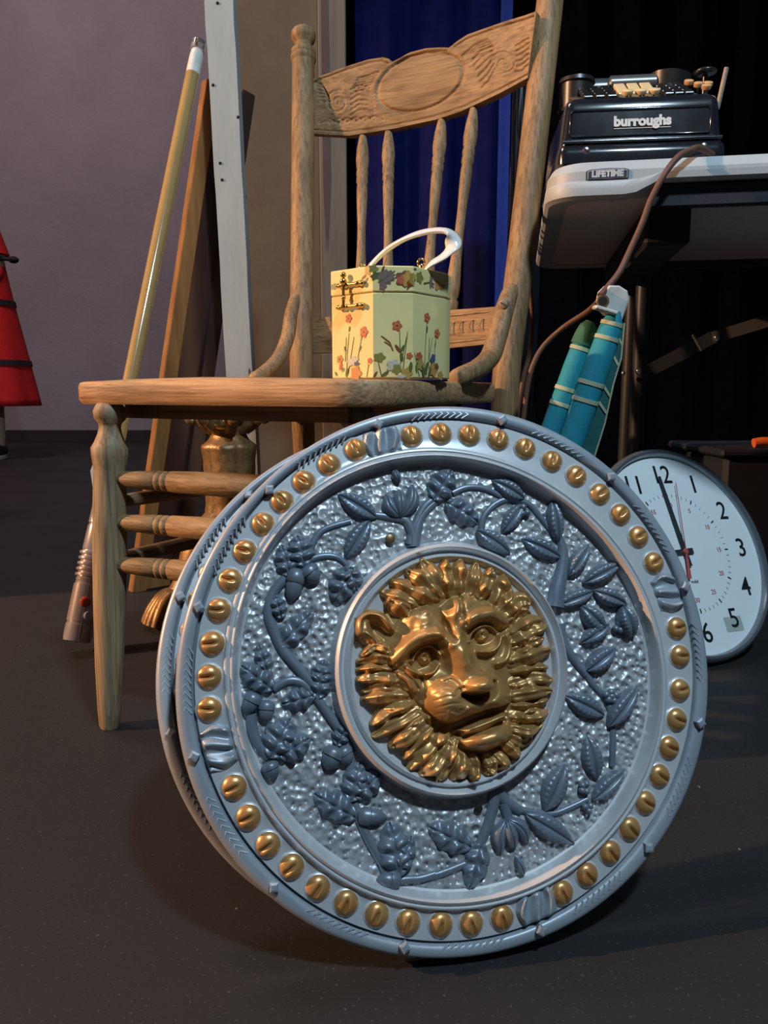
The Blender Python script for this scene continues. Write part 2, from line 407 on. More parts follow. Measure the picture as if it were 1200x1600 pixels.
# frame boards: left stile follows the photo's slanted edge
def quad_board(p, q, wid, th, name, mat, par, side):
    d = (q-p).normalized(); s_ = (side-d*side.dot(d)).normalized(); mb = MB()
    mb.box((p+q)/2+s_*wid/2, ((q-p).length, wid, th), X=d, Y=s_, Z=d.cross(s_), mat=mat, bev=.002); return obj(name, mb, None, par)
quad_board(bA, tA, .034, .024, 'frame_stile', M['framewood'], t, rtn)
quad_board(bA+rtn*(Wd+.012), tA+rtn*(Wd+.012), .034, .024, 'frame_stile', M['panelface'], t, rtn)
quad_board(bA+rtn*.035+upn*.001, bA+rtn*(Wd+.012)+upn*.001, .034, .024, 'frame_rail', M['framewood'], t, upn)
quad_board(tA+rtn*.035-upn*.04, tA+rtn*(Wd+.012)-upn*.04, .034, .024, 'frame_rail', M['framewood'], t, upn)
mb = MB(); p0 = bA+rtn*.03+upn*.02; p1 = bA+rtn*(Wd+.02)+upn*.02; p2 = tA+rtn*(Wd+.02)-upn*.02; p3 = tA+rtn*.03-upn*.02
d = Vector((0, .006, .0)); mb.add([p0, p1, p2, p3, p0+d, p1+d, p2+d, p3+d], [(0, 1, 2, 3), (7, 6, 5, 4), (0, 4, 5, 1), (2, 6, 7, 3), (0, 3, 7, 4), (1, 5, 6, 2)])
obj('panel_face', mb, M['panelface'], t, smooth=0)
q0, q1 = bA+rtn*.036+upn*.04, tA+rtn*.036-upn*.04; mb = MB(); mb.tube([q0-Vector((0, .012, 0)), q1-Vector((0, .012, 0))], .0018, 8); obj('red_edge_bead', mb, pmat('red_bead', (.32, .03, .02), rough=.4), t)

# ---- toy light sword
SB, ST = PF(121, 1022)+Vector((.0, 0, .021)), P(311, 66, 1.66)
dirv = (ST-SB).normalized(); Ls = (ST-SB).length
t = empty('toy_light_sword', (SB.x, SB.y, 0), 0, 'toy light sword with a chrome handle and amber tube blade, leaning on the white post', 'toy sword')
def sat(s): return SB+dirv*s
hl = .335
chrome = pmat('chrome_plastic', (.60, .52, .50), (.52, .46, .45), rough=.2, metal=.65, nscale=2)
mb = MB(); prof = []
def pr(s, r): prof.append((s/hl, r))
R0 = .0235
for s, r in [(0, .018), (.002, R0-.001), (.01, R0), (.03, R0), (.031, R0-.0015), (.034, R0-.0015), (.035, R0), (.098, R0), (.099, R0-.002), (.105, R0-.002), (.107, R0-.001)]: pr(s, r)
for k in range(5):
    b_ = .11+k*.0095
    for s, r in ((b_, R0-.003), (b_+.002, R0+.0012), (b_+.006, R0+.0012), (b_+.008, R0-.003)): pr(s, r)
for s, r in [(.160, R0-.002), (.20, R0-.003), (.201, R0-.0045), (.204, R0-.0045), (.205, R0-.003), (.255, R0-.004), (.257, R0-.007), (.30, R0-.007), (.302, R0-.004), (.31, R0-.004), (.312, R0-.008), (.335, R0-.008)]: pr(s, r)
mb.lathe(SB, sat(hl), prof, 28); obj('handle', mb, chrome, t, smooth=40)
side = Vector((.55, -.8, 0)); side = (side-dirv*side.dot(dirv)).normalized(); s2 = dirv.cross(side)
redm = pmat('red_button_plastic', (.5, .06, .02), rough=.3); lilac = pmat('lilac_button_plastic', (.45, .42, .6), rough=.25)
for s, mm_, rr in ((.068, redm, .009), (.046, lilac, .008), (.215, redm, .008), (.19, lilac, .008)):
    mb = MB(); c = sat(s); dd = (side*1+s2*(-.25 if mm_ is redm else .15)).normalized(); mb.lathe(c+dd*(R0-.008), c+dd*(R0+.003), [(0, rr), (.8, rr), (.95, rr*.8), (1, rr*.4)], 16); obj('button', mb, mm_, t)
sl = (-side*.2+Vector((-1, 0, 0))).normalized(); mb = MB(); mb.prism([(0, 0), (.055, .0), (.05, .012), (.035, .014)], .012, O=sat(.262)+sl*.013-s2*.006, X=dirv, Y=sl, Z=dirv.cross(sl), bev=.001); obj('belt_clip', mb, pmat('grey_clip', (.35, .36, .38), rough=.3), t)
amber = pmat('amber_translucent_tube', (.62, .42, .17), (.58, .38, .14), rough=.12, trans=.35, spec=.7, coat=.6)
mb = MB(); mb.lathe(sat(hl-.004), sat(Ls-.075), [(0, .0128), (.5, .0132), (1, .0135)], 24); bl_ = obj('tube_blade', mb, amber, t)
mb = MB(); mb.lathe(sat(Ls-.075), sat(Ls-.018), [(0, .0133), (.7, .0130), (.93, .0115), (1, .008)], 24); obj('white_tip', mb, pmat('milky_tip', (.8, .78, .72), rough=.25, coat=.5), t)
glass = pmat('clear_plastic', (.9, .88, .85), (.9, .88, .85), rough=.05, trans=.95)
mb = MB(); mb.lathe(sat(Ls-.020), sat(Ls), [(0, .0142), (.9, .0142), (1, .0135)], 24); obj('clear_end_cap', mb, glass, t)

# ---- gilded carved stand
M['gilt'] = pmat('worn_gilding', (.34, .20, .075), (.16, .095, .045), rough=.42, metal=.45, nscale=9, bump=.4, bscale=40, bdist=.0015, rvar=.1)
gc = P(358, 700, 1.50); gx, gy = gc.x, gc.y
t = empty('gilded_stand', (gx, gy, 0), 0, 'low gilded carved stand with leaf relief and scrolled feet, under the chair seat', 'stand')
zt = P(350, 634, 1.5).z
N = 72; rows = 60; vs = []
for j in range(rows+1):
    q = j/rows; z = .055+(zt-.075)*q
    r = np.interp(q, [0, .12, .3, .5, .75, .84, .87, .9, .95, 1], [.075, .066, .052, .045, .047, .05, .038, .034, .04, .045])
    for k in range(N):
        a = 2*PI*k/N; lf = abs(math.sin(3*a)); vein = .35*abs(math.sin(12*q*PI+4*abs(((a*3/PI) % 1)-.5)*2))
        rr = r*(1+.10*lf**.6*(1-.5*vein)) if q < .84 else r
        vs.append((gx+rr*math.cos(a), gy+rr*math.sin(a), z))
mb = MB(); mb.grid(vs, N, rows+1, closed_u=True); mb.f.append(tuple(range(N))[::-1]); mb.m.append(0); mb.f.append(tuple(range(rows*N, rows*N+N))); mb.m.append(0)
obj('carved_shaft', mb, M['gilt'], t, smooth=70)
mb = MB(); c = P(345, 661, 1.44); mb.sphere((c.x, gy-.045, c.z), .017, sc=(1.25, .8, .8)); obj('polished_boss', mb, pmat('bright_brass', (.6, .42, .14), rough=.22, metal=.9), t)
mb = MB()
for k in range(8):      # capital: curling leaves
    a = 2*PI*k/8+.3; d = Vector((math.cos(a), math.sin(a), 0)); b_ = Vector((gx, gy, zt-.045))
    mb.tube(smoothpath([b_+d*.03, b_+d*.048+Vector((0, 0, .012)), b_+d*.062+Vector((0, 0, .028)), b_+d*.072+Vector((0, 0, .03)), b_+d*.074+Vector((0, 0, .019)), b_+d*.066+Vector((0, 0, .016))], 4), [.013]*6+[.012]*8+[.008]*7, 8, flat=1.)
mb.lathe((gx, gy, zt-.04), (gx, gy, zt), [(0, .035), (.3, .05), (.8, .062), (1, .06)], 28)
obj('leaf_capital', mb, M['gilt'], t, smooth=60)
foot = PF(232, 985); fd = Vector((foot.x-gx, foot.y-gy, 0)); fl = fd.length; fd.normalize()
for k in range(3):
    a = 2*PI*k/3; d = Matrix.Rotation(a, 3, 'Z') @ fd; sd = Vector((-d.y, d.x, 0)); L_ = fl if k == 0 else fl*.85
    o0 = Vector((gx, gy, 0)); mb = MB()
    ctr = smoothpath([o0+Vector((0, 0, .20))+d*.02, o0+Vector((0, 0, .15))+d*.075, o0+Vector((0, 0, .085))+d*(L_*.55), o0+Vector((0, 0, .045))+d*(L_*.72)], 6)
    mb.tube(ctr, list(np.linspace(.034, .024, len(ctr))), 14, flat=.8)
    obj('carved_leg', mb, M['gilt'], t, smooth=60)
    mb = MB()
    for j in (-1.5, -.5, .5, 1.5):      # toes of the scrolled leaf foot
        e = d*math.cos(j*.22)+sd*math.sin(j*.22)
        pth = smoothpath([o0+d*(L_*.62)+Vector((0, 0, .055))+sd*j*.008, o0+d*(L_*.62)+e*(L_*.17)+Vector((0, 0, .058)), o0+d*(L_*.62)+e*(L_*.30)+Vector((0, 0, .036)), o0+d*(L_*.62)+e*(L_*.38)+Vector((0, 0, .009))], 5)
        mb.tube(pth, list(np.linspace(.015, .0085, len(pth))), 10)
    obj('leaf_foot', mb, M['gilt'], t, smooth=60)

# ---- person in the red coat at the left edge
PX = P(-36, 600, 5.1).x; PY = 5.1
t = empty('person', (PX, PY, 0), 0, 'person standing before the mauve wall in a long red coat with dark lines', 'person')
def skin_body(name, verts, edges, radii, mat, par, sub=2):
    me = bpy.data.meshes.new(name); me.from_pydata([tuple(Vector(v)+Vector((PX, PY, 0))-par.location) for v in verts], edges, [])
    o = bpy.data.objects.new(name, me); COL.objects.link(o); o.parent = par
    s = o.modifiers.new('Skin', 'SKIN'); me.skin_vertices.new() if not me.skin_vertices else None
    for i, r in enumerate(radii):
        me.skin_vertices[0].data[i].radius = (r, r) if not hasattr(r, '__len__') else r
    me.skin_vertices[0].data[0].use_root = True
    s.use_smooth_shade = True; o.modifiers.new('Sub', 'SUBSURF').levels = sub; o.modifiers['Sub'].render_levels = sub
    me.materials.append(mat); return o
skinm = pmat('skin', (.5, .3, .22), (.46, .27, .2), rough=.5, nscale=5)
V = [(0, 0, .98), (0, 0, 1.20), (0, 0, 1.42), (0, 0, 1.54), (0, 0, 1.62), (0, 0, 1.69), (0, -.01, 1.77),
     (.16, 0, 1.48), (.20, .01, 1.33), (.20, -.03, 1.18), (.12, -.20, 1.10), (.05, -.27, 1.08),
     (-.16, 0, 1.48), (-.20, .01, 1.33), (-.20, -.03, 1.18), (-.12, -.20, 1.10), (-.05, -.27, 1.08),
     (.10, 0, .90), (.11, 0, .50), (.115, .01, .10), (.12, -.07, .045), (.12, -.14, .03),
     (-.10, 0, .90), (-.11, 0, .50), (-.115, .01, .10), (-.12, -.07, .045), (-.12, -.14, .03)]
Ed = [(0, 1), (1, 2), (2, 3), (3, 4), (4, 5), (5, 6), (3, 7), (7, 8), (8, 9), (9, 10), (10, 11), (3, 12), (12, 13), (13, 14), (14, 15), (15, 16), (0, 17), (17, 18), (18, 19), (19, 20), (20, 21), (0, 22), (22, 23), (23, 24), (24, 25), (25, 26)]
Rr = [.13, .12, .14, .10, .055, .085, .09, .06, .045, .035, .035, .025, .06, .045, .035, .035, .025, .085, .06, .04, .035, .03, .085, .06, .04, .035, .03]
skin_body('body', V, Ed, Rr, skinm, t)
# fingers: four and a thumb per hand, the hands clasped in front
for sx in (1, -1):
    for j, (dz, ln) in enumerate(((.034, .045), (.018, .07), (.004, .078), (-.011, .072), (-.025, .055))):
        b_ = Vector((PX+sx*.05, PY-.285, 1.08+dz)); mb = MB()
        mb.tube(smoothpath([b_, b_+Vector((-sx*ln*.5, -.014, 0)), b_+Vector((-sx*ln*.85, -.002, -.004))], 3), .0085, 8)
        obj('finger', mb, skinm, t, smooth=60)
M['redcoat'] = pmat('red_wool', (.62, .004, .006), (.5, .003, .005), rough=.85, nscale=3)
hemz = P(50, 634, 5.1).z
def coat_r(z): return np.interp(z, [hemz, .7, 1.0, 1.26, 1.300, 1.306, 1.40, 1.50, 1.58, 1.64], [.385, .325, .270, .226, .224, .250, .222, .19, .14, .075])
N = 48; vs = []; zs = list(np.linspace(hemz, 1.295, 22))+[1.300, 1.306]+list(np.linspace(1.33, 1.64, 9))
for z in zs:
    for k in range(N):
        a = 2*PI*k/N; r = coat_r(z)*(1+.05*math.sin(8*a)*max(0, (1.1-z)))
        fx = 1. if z < 1.3 else 1.05
        vs.append((PX+r*fx*math.cos(a), PY+r*.75*math.sin(a), z))
mb = MB(); mb.grid(vs, N, len(zs), closed_u=True); coat = obj('coat', mb, M['redcoat'], t, smooth=60)
md = coat.modifiers.new('Solid', 'SOLIDIFY'); md.thickness = .006
for sx in (1, -1):
    c = Vector((PX, PY, 0)); mb = MB(); pth = smoothpath([c+Vector((sx*.16, 0, 1.30)), c+Vector((sx*.19, -.04, 1.17)), c+Vector((sx*.15, -.16, 1.12)), c+Vector((sx*.075, -.25, 1.09))], 5)
    mb.tube(pth, list(np.linspace(.055, .046, len(pth))), 16); obj('coat_sleeve', mb, M['redcoat'], coat, smooth=60)
dk = pmat('dark_check_line', (.02, .006, .01), rough=.9)
for zz in (P(40, 568, 5.1).z, 1.0):
    vs = []
    for z in (zz-.018, zz+.018):
        for k in range(N):
            a = 2*PI*k/N; r = coat_r(z)*(1+.05*math.sin(8*a)*max(0, (1.1-z)))+.008; vs.append((PX+r*math.cos(a), PY+r*.75*math.sin(a), z))
    mb = MB(); mb.grid(vs, N, 2, closed_u=True); obj('check_line', mb, dk, coat)
kb = P(21, 406, 5.08); mb = MB(); mb.sphere(kb, .028, sc=(1.2, 1, .8)); mb.tube([kb, Vector((PX+.16, PY-.06, kb.z+.01))], .012, 8); obj('black_toggle', mb, M['black'], coat)
hairm = pmat('dark_brown_hair', (.03, .018, .012), rough=.6)
mb = MB(); mb.sphere((PX, PY+.02, 1.775), .112, 20, 12, sc=(.95, 1, 1.12)); mb.tube(smoothpath([(PX, PY+.08, 1.76), (PX, PY+.13, 1.63), (PX, PY+.16, 1.50)], 4), [.08]*4+[.07]*5, 14); obj('hair', mb, hairm, t, smooth=60)
mb = MB(); mb.sphere((PX, PY-.045, 1.74), .088, 20, 14, sc=(.88, .8, 1.15)); mb.tube([(PX, PY-.105, 1.755), (PX, PY-.128, 1.727), (PX, PY-.11, 1.72)], [.008, .014, .01], 10); mb.tube([(PX-.022, PY-.108, 1.69), (PX, PY-.116, 1.687), (PX+.022, PY-.108, 1.69)], .006, 8)
for sx in (1, -1): mb.sphere((PX+sx*.03, PY-.108, 1.76), .011, 10, 6); mb.sphere((PX+sx*.083, PY-.01, 1.74), .022, 10, 6, sc=(.4, .7, 1.2))
obj('face', mb, skinm, t, smooth=60)
shoem = pmat('black_canvas_shoe', (.015, .015, .018), rough=.7); solem = pmat('white_rubber_sole', (.5, .5, .46), rough=.6)
for sx in (1, -1):
    cx_ = PX+sx*.115
    mb = MB()
    for i, (yy, zz, rr) in enumerate([]): pass
    pth = [(cx_, PY+.05, .055), (cx_, PY-.02, .06), (cx_, PY-.10, .05), (cx_, PY-.17, .038), (cx_, PY-.20, .03)]
    mb.tube(smoothpath(pth, 4), list(np.interp(np.linspace(0, 1, 17), [0, .2, .6, .9, 1], [.035, .045, .045, .035, .015])), 14)
    s_ = obj('shoe', mb, shoem, t, smooth=60)
    mb = MB(); mb.prism([(cx_+.05*math.cos(a)*1.0, PY-.07+.14*math.sin(a)) for a in np.linspace(0, 2*PI, 20, endpoint=False)], .025, O=(0, 0, .0), mat=solem, bev=.003); obj('shoe_sole', mb, None, s_)
    mb = MB()
    for q in range(3): mb.tube([(cx_-.03, PY-.05-.03*q, .095-.01*q), (cx_+.03, PY-.05-.03*q, .095-.01*q)], .005, 6)
    obj('shoe_lace', mb, solem, s_)

# ================================================================== OAK CHAIR
E1 = Vector((.871, -.492, 0)); E2 = Vector((.492, .871, 0)); CC = Vector((-.108, 1.057, 0))
def CW(a, b, z): return CC+E1*a+E2*b+Vector((0, 0, z))
SEAT_T = .4535; SEAT_B = .4245
chair = empty('oak_chair', CC, math.atan2(E1.y, E1.x), 'weathered oak chair with carved back rail and turned spindles, box purse on its seat', 'chair')
# seat: outline with rounded front corners, saddle rise towards the front edge middle
out = []
def arc(cx, cy, r, a0, a1, n=8):
    return [(cx+r*math.cos(math.radians(a0+(a1-a0)*i/n)), cy+r*math.sin(math.radians(a0+(a1-a0)*i/n))) for i in range(n+1)]
out += arc(-.200, -.170, .028, 180, 270, 6)
out += [(-.12, -.203), (0, -.206), (.10, -.205)]
out += arc(.170, -.150, .055, 270, 360, 10)
out += [(.215, .0), (.200, .15)] + arc(.185, .175, .02, 0, 90, 4)
out += [(0, .200)] + arc(-.185, .175, .02, 90, 180, 4) + [(-.208, .15), (-.222, .0)]
n = len(out); vs = []; fs = []
prof = [(.004, SEAT_B), (0, SEAT_B+.005), (0, SEAT_T-.005), (.002, SEAT_T-.0015), (.006, SEAT_T)]
for ins, z in prof:
    for (x, y) in out: L_ = math.hypot(x, y); vs.append(CW(x*(1-ins/L_), y*(1-ins/L_), z+.003*math.cos(x*9)*(z > .44)))
for k in range(len(prof)-1):
    for i in range(n): j = (i+1) % n; fs.append((k*n+i, k*n+j, (k+1)*n+j, (k+1)*n+i))
for q, dz in ((.8, -.002), (.5, -.007), (.2, -.009)):
    for (x, y) in out: vs.append(CW(x*q, y*q, SEAT_T+dz+.002))
b0 = (len(prof)-1)*n
for k in range(3):
    for i in range(n): j = (i+1) % n; fs.append((b0+k*n+i, b0+k*n+j, b0+(k+1)*n+j, b0+(k+1)*n+i))
fs.append(tuple(range(b0+3*n, b0+4*n))); fs.append(tuple(reversed(range(n))))
mb = MB(); mb.add(vs, fs); seat = obj('seat', mb, M['oak_seat'], chair, smooth=40)
# under-seat apron rails
mb = MB()
for (a0, b0_, a1, b1_) in ((-.17, -.150, .17, -.150), (-.17, .15, .155, .15)):
    mb.box((CW(a0, b0_, SEAT_B-.009)+CW(a1, b1_, SEAT_B-.009))/2, (abs(a1-a0), .02, .018), X=E1, Y=E2)
obj('seat_rail', mb, M['oak_x'], chair)
# turned front legs
def leg(name, top, foot, mat):
    H_ = (top-foot).length
    pr_ = [(0, .0115), (.01, .0130), (.06, .0150), (.2, .0180), (.42, .0205), (.6, .0215), (.74, .0205), (.80, .0195), (.815, .0205), (.845, .0225), (.868, .0232), (.885, .0190), (.91, .0150), (.93, .0132), (.942, .0142), (.955, .0190), (.975, .0205), (.99, .0180), (1, .0150)]
    mb = MB(); mb.lathe(foot, top, pr_, 26, mat); return obj(name, mb, None, chair, smooth=50)
FLt = P(172, 634, .975); FLt.z = SEAT_B+.001; FLf = PF(171, 1136)
leg('leg', FLt, FLf, M['oak_grey'])
FRt = CW(.165, -.135, SEAT_B+.001); FRf = CW(.185, -.150, 0)
leg('leg', FRt, FRf, M['oak_grey'])
# back stiles = rear legs, from floor up past the seat, raked backwards
RB, RT = P(789, 620, 1.150), P(862, -22, 1.262)
LB, LT = P(471, 575, 1.300), P(474, 95, 1.42)
def stile(base, top, rad, finial):
    foot = CW(*( (lambda v: (v.dot(E1), v.dot(E2)))(base-CC)), 0); v = foot-CC
    foot = foot + (E1*(.015 if base is RB else -.015)) + E2*.055; foot.z = 0
    mb = MB(); mid = base.lerp(top, .35)
    pth = smoothpath([foot, foot.lerp(base, .55)+E2*-.006, base, mid, top], 8)
    rr = [np.interp(p.z, [0, .2, .43, .6, top.z], [.013, .017, rad, rad, rad*.98]) for p in pth]
    mb.tube(pth, rr, 20, M['oak_z'] if base is RB else M['oak_z'], flat=1)
    o_ = obj('stile', mb, None, chair, smooth=50)
    d = (top-pth[-3]).normalized()
    mb = MB(); L_ = finial
    mb.lathe(top-d*.004, top+d*L_, [(0, rad*.98), (.04, rad*1.03), (.07, rad*1.10), (.15, rad*1.13), (.20, rad*1.02), (.23, rad*1.08), (.32, rad*1.08), (.37, rad*.86), (.46, rad*.66), (.55, rad*.72), (.64, rad*1.0), (.74, rad*1.10), (.84, rad*1.06), (.93, rad*.78), (.985, rad*.35), (1, .001)], 24)
    obj('finial', mb, M['oak_z'], chair, smooth=50)
    return foot
RF = stile(RB, RT, .0205, .075)
LF = stile(LB, LT, .0195, .060)
# pressed top rail
xs_b = [481, 483, 545, 620, 680, 720, 780, 824, 836]; ys_b = [208, 208.5, 212, 200, 187, 174, 146, 122, 115]
xs_t = [481, 500, 540, 575, 598, 608, 612, 622, 640, 665, 690, 701, 705, 712, 730, 755, 790, 820, 845]
ys_t = [127, 119, 104, 93, 89.5, 92, 97, 92, 82, 75.5, 74, 74.5, 72, 66, 54, 45, 33, 24, 15]
NU, NV = 300, 84
def raild(px): s = (px-483)/348; return 1.405+(1.222-1.405)*s + .030*math.sin(PI*min(max(s, 0), 1))
U = np.linspace(0, 1, NU); V_ = np.linspace(0, 1, NV)
GX = np.zeros((NV, NU)); GY = np.zeros((NV, NU))
for i, u in enumerate(U):
    for j, v in enumerate(V_):
        x = 481+(u)*(357-14*(1-v)); GX[j, i] = x
        yb = np.interp(x, xs_b, ys_b); yt = np.interp(x, xs_t, ys_t); GY[j, i] = yb+(yt-yb)*v
def sdist(X, Y, pts):
    d = np.full(X.shape, 1e9)
    for (x0, y0), (x1, y1) in zip(pts[:-1], pts[1:]):
        dx, dy = x1-x0, y1-y0; L2 = dx*dx+dy*dy+1e-9
        t = np.clip(((X-x0)*dx+(Y-y0)*dy)/L2, 0, 1)
        d = np.minimum(d, np.hypot(X-x0-t*dx, Y-y0-t*dy))
    return d
Hh = np.zeros_like(GX)
a_ = math.radians(-20); ex = (GX-656)*math.cos(a_)+(GY-128)*math.sin(a_); ey = -(GX-656)*math.sin(a_)+(GY-128)*math.cos(a_)
q = np.sqrt((ex/70)**2+(ey/42)**2)
Hh += -1.4*np.exp(-((q-1)/.045)**2)+.8*np.clip(1-q, 0, 1)
Hh -= 1.0*np.exp(-(sdist(GX, GY, [(x, np.interp(x, xs_t, ys_t)+5) for x in range(484, 600, 4)]+[(607, 99)])/1.3)**2)
Hh -= 1.0*np.exp(-(sdist(GX, GY, [(x, np.interp(x, xs_t, ys_t)+5) for x in range(618, 700, 4)])/1.3)**2)
Hh -= 1.0*np.exp(-(sdist(GX, GY, [(x, np.interp(x, xs_t, ys_t)+6) for x in range(710, 838, 4)])/1.3)**2)
Hh -= .8*np.exp(-(sdist(GX, GY, [(x, np.interp(x, xs_b, ys_b)-6) for x in range(484, 830, 4)])/1.2)**2)
def swirl(cx, cy, r0, turns, sgn, ph, sx=1.):
    return [(cx+sx*r0*(k/40)*math.cos(ph+sgn*turns*2*PI*k/40), cy+r0*(k/40)*math.sin(ph+sgn*turns*2*PI*k/40)) for k in range(41)]
strokes = [swirl(528, 160, 20, 1.8, 1, 0), swirl(788, 100, 22, 1.8, -1, 2)]
for dx in range(0, 6):
    strokes.append([(492+2*dx, 128+dx*6), (503+dx*3, 133+dx*5), (512, 148+dx*3)])
    strokes.append([(548, 140+dx*8), (560, 132+dx*8), (574, 136+dx*7), (584, 146+dx*6)])
    strokes.append([(592-dx*3, 112+dx*5), (575-dx*4, 118+dx*5), (560-dx*2, 122+dx*4)])
    strokes.append([(738+dx*3, 92+dx*9), (750+dx*3, 80+dx*9), (768+dx, 72+dx*7)])
    strokes.append([(722+dx, 88+dx*3), (742+dx*2, 70+dx*3), (762+dx*2, 62+dx*3)])
    strokes.append([(806, 72+dx*8), (815, 66+dx*9), (826, 60+dx*8)])
    strokes.append([(500+dx*14, 193-dx), (515+dx*14, 186-dx), (528+dx*14, 192-dx)])
for s_ in strokes: Hh -= .85*np.exp(-(sdist(GX, GY, s_)/1.5)**2)
Hh += .45*np.exp(-(sdist(GX, GY, strokes[0])/5)**2)+.45*np.exp(-(sdist(GX, GY, strokes[1])/5)**2)
Hh *= .0021
vs = []
for j in range(NV):
    for i in range(NU): vs.append(P(GX[j, i], GY[j, i], raild(GX[j, i]))-E2*Hh[j, i])
front = len(vs)
edge = [(0, i) for i in range(NU)]+[(j, NU-1) for j in range(1, NV)]+[(NV-1, i) for i in range(NU-2, -1, -1)]+[(j, 0) for j in range(NV-2, 0, -1)]
mb = MB(); mb.grid(vs, NU, NV, M['oak_x'])
bk = [Vector(vs[j*NU+i])+E2*.018 for j, i in edge]; ne = len(edge)
base = len(mb.v); mb.v += [tuple(v) for v in bk]
for k in range(ne):
    l = (k+1) % ne; A = edge[k][0]*NU+edge[k][1]; B = edge[l][0]*NU+edge[l][1]
    mb.f.append((B, A, base+k, base+l)); mb.m.append(0)
# back skin
for i in range(NU-1):
    lo0, lo1 = base+i, base+i+1
    hi0 = base+(NU-1)+(NV-1)+(NU-1-i); hi1 = hi0-1
    mb.f.append((lo1, lo0, hi0, hi1)); mb.m.append(0)
obj('pressed_back_rail', mb, None, chair, smooth=50)
# lower back rail
def brail(px): s = (px-483)/290; return 1.315+(1.175-1.315)*s + .012*math.sin(PI*min(max(s, 0), 1))
vs = []; N = 30
for i in range(N+1):
    px = 481+(776-481)*i/N; y0 = np.interp(px, [481, 690, 776], [497, 485.5, 479]); y1 = np.interp(px, [481, 690, 776], [552, 545, 536])
    a = P(px, y0, brail(px)); b = P(px, y1, brail(px)); vs += [b, a, a+E2*.016, b+E2*.016]
fs = [(0, 1, 2, 3), (4*N+3, 4*N+2, 4*N+1, 4*N)]
for i in range(N):
    for k in range(4): l = (k+1) % 4; fs.append((4*i+k, 4*i+4+k, 4*i+4+l, 4*i+l))
mb = MB(); mb.add(vs, fs, M['oak_x']); obj('lower_back_rail', mb, None, chair, smooth=30)
# engraved line work on the lower rail
mb = MB()
for px0 in (690, 702, 716, 732, 748):
    pts = [P(px0+6*math.cos(a)+8, 514+9*math.sin(a)-(px0-690)*.12, brail(px0+8))-E2*.0005 for a in np.linspace(0, 5.2, 12)]; mb.tube(pts, .0008, 5)
mb.tube([P(x, 495-(x-690)*.11, brail(x))-E2*.0004 for x in range(692, 772, 8)], .0009, 5); mb.tube([P(x, 537-(x-690)*.11, brail(x))-E2*.0004 for x in range(692, 770, 8)], .0009, 5)
obj('rail_moulding', mb, M['oak_grey'], chair)
# spindles
SPP = [(0, .0052), (.03, .0062), (.10, .0098), (.16, .0112), (.20, .0102), (.215, .0088), (.225, .0098), (.245, .0102), (.255, .0086), (.265, .0096), (.285, .0100), (.295, .0084), (.33, .0092), (.40, .0088), (.52, .0070), (.64, .0072), (.78, .0092), (.88, .0112), (.925, .0108), (.94, .0085), (.955, .0112), (.985, .0115), (1, .0095)]
for (tx, ty, bx, by) in ((567, 210, 563, 494), (607, 204, 606, 492), (691, 184, 664, 489), (741, 168, 703, 487)):
    mb = MB(); mb.lathe(P(tx, ty-5, raild(tx)+.010), P(bx, by, brail(bx)+.008), SPP, 20, M['oak_z']); obj('spindle', mb, None, chair, smooth=60)
# bent side braces between stile and seat
def brace(pts, rad, name):
    pth = smoothpath(pts, 7); n_ = len(pth); mb = MB()
    mb.tube(pth, [rad*np.interp(i/(n_-1), [0, .08, .3, .6, .85, .95, 1], [.55, .85, 1, 1, 1, .9, .5]) for i in range(n_)], 16, M['oak_z'], flat=.85); return obj(name, mb, None, chair, smooth=60)
b1 = brace([P(800, 448, 1.135), P(790, 478, 1.120), P(778, 520, 1.105), P(767, 555, 1.09), P(748, 575, 1.05), P(722, 588, 1.01), P(712, 592, .995)], .0155, 'side_brace')
mb = MB(); c = P(787, 475, 1.104); nn = (Vector((0, 0, CAM_H))-c).normalized(); nn = (nn+Vector((-.2, 0, 0))).normalized()
X_ = nn.cross(Vector((0, 0, 1))).normalized(); mb.lathe(c-nn*.004, c+nn*.003, [(0, .0068), (.6, .0068), (.9, .006), (1, .004)], 16); 
sc_ = obj('screw_head', mb, pmat('tarnished_screw', (.45, .38, .32), rough=.4, metal=.6), chair)
mb = MB(); mb.box(c+nn*.0032, (.0105, .0012, .0008), X=(X_*.9+Vector((0, 0, .5))), Y=nn.cross(X_*.9+Vector((0, 0, .5))), Z=nn); obj('screw_slot', mb, M['hole'], sc_)
brace([P(462, 462, 1.285), P(455, 490, 1.275), P(449, 528, 1.26), P(435, 560, 1.245), P(412, 583, 1.22), P(395, 592, 1.19)], .0125, 'side_brace')
# stretchers
STP = [(0, .0075), (.04, .0095), (.14, .0115), (.205, .0125), (.212, .0108), (.219, .0128), (.232, .0128), (.239, .0108), (.246, .0128), (.259, .0128), (.266, .0108), (.273, .0132), (.5, .0150)]
STP += [(1-a, r) for a, r in STP[::-1][1:]]
def on_leg(top, foot, z): return foot.lerp(top, (z-foot.z)/(top.z-foot.z))
for z in (.331, .276, .221):
    a = on_leg(FLt, FLf, z); b = on_leg(FRt, FRf, z-.002); mb = MB(); mb.lathe(a, b, STP, 22, M['oak_x']); obj('front_stretcher', mb, None, chair, smooth=60)
for (fa, fb, ra, rb) in ((FLt, FLf, LB, LF), (FRt, FRf, RB, RF)):
    for z in (.300, .225):
        a = on_leg(fa, fb, z); b = rb.lerp(ra, z/ra.z); mb = MB(); mb.lathe(a, b, [(0, .007), (.1, .009), (.5, .011), (.9, .009), (1, .007)], 16, M['oak_y']); obj('side_stretcher', mb, None, chair, smooth=60)
a = LF.lerp(LB, .30/.45); b = RF.lerp(RB, .30/.45); mb = MB(); mb.lathe(a, b, [(0, .007), (.1, .009), (.5, .011), (.9, .009), (1, .007)], 16, M['oak_x']); obj('rear_stretcher', mb, None, chair, smooth=60)

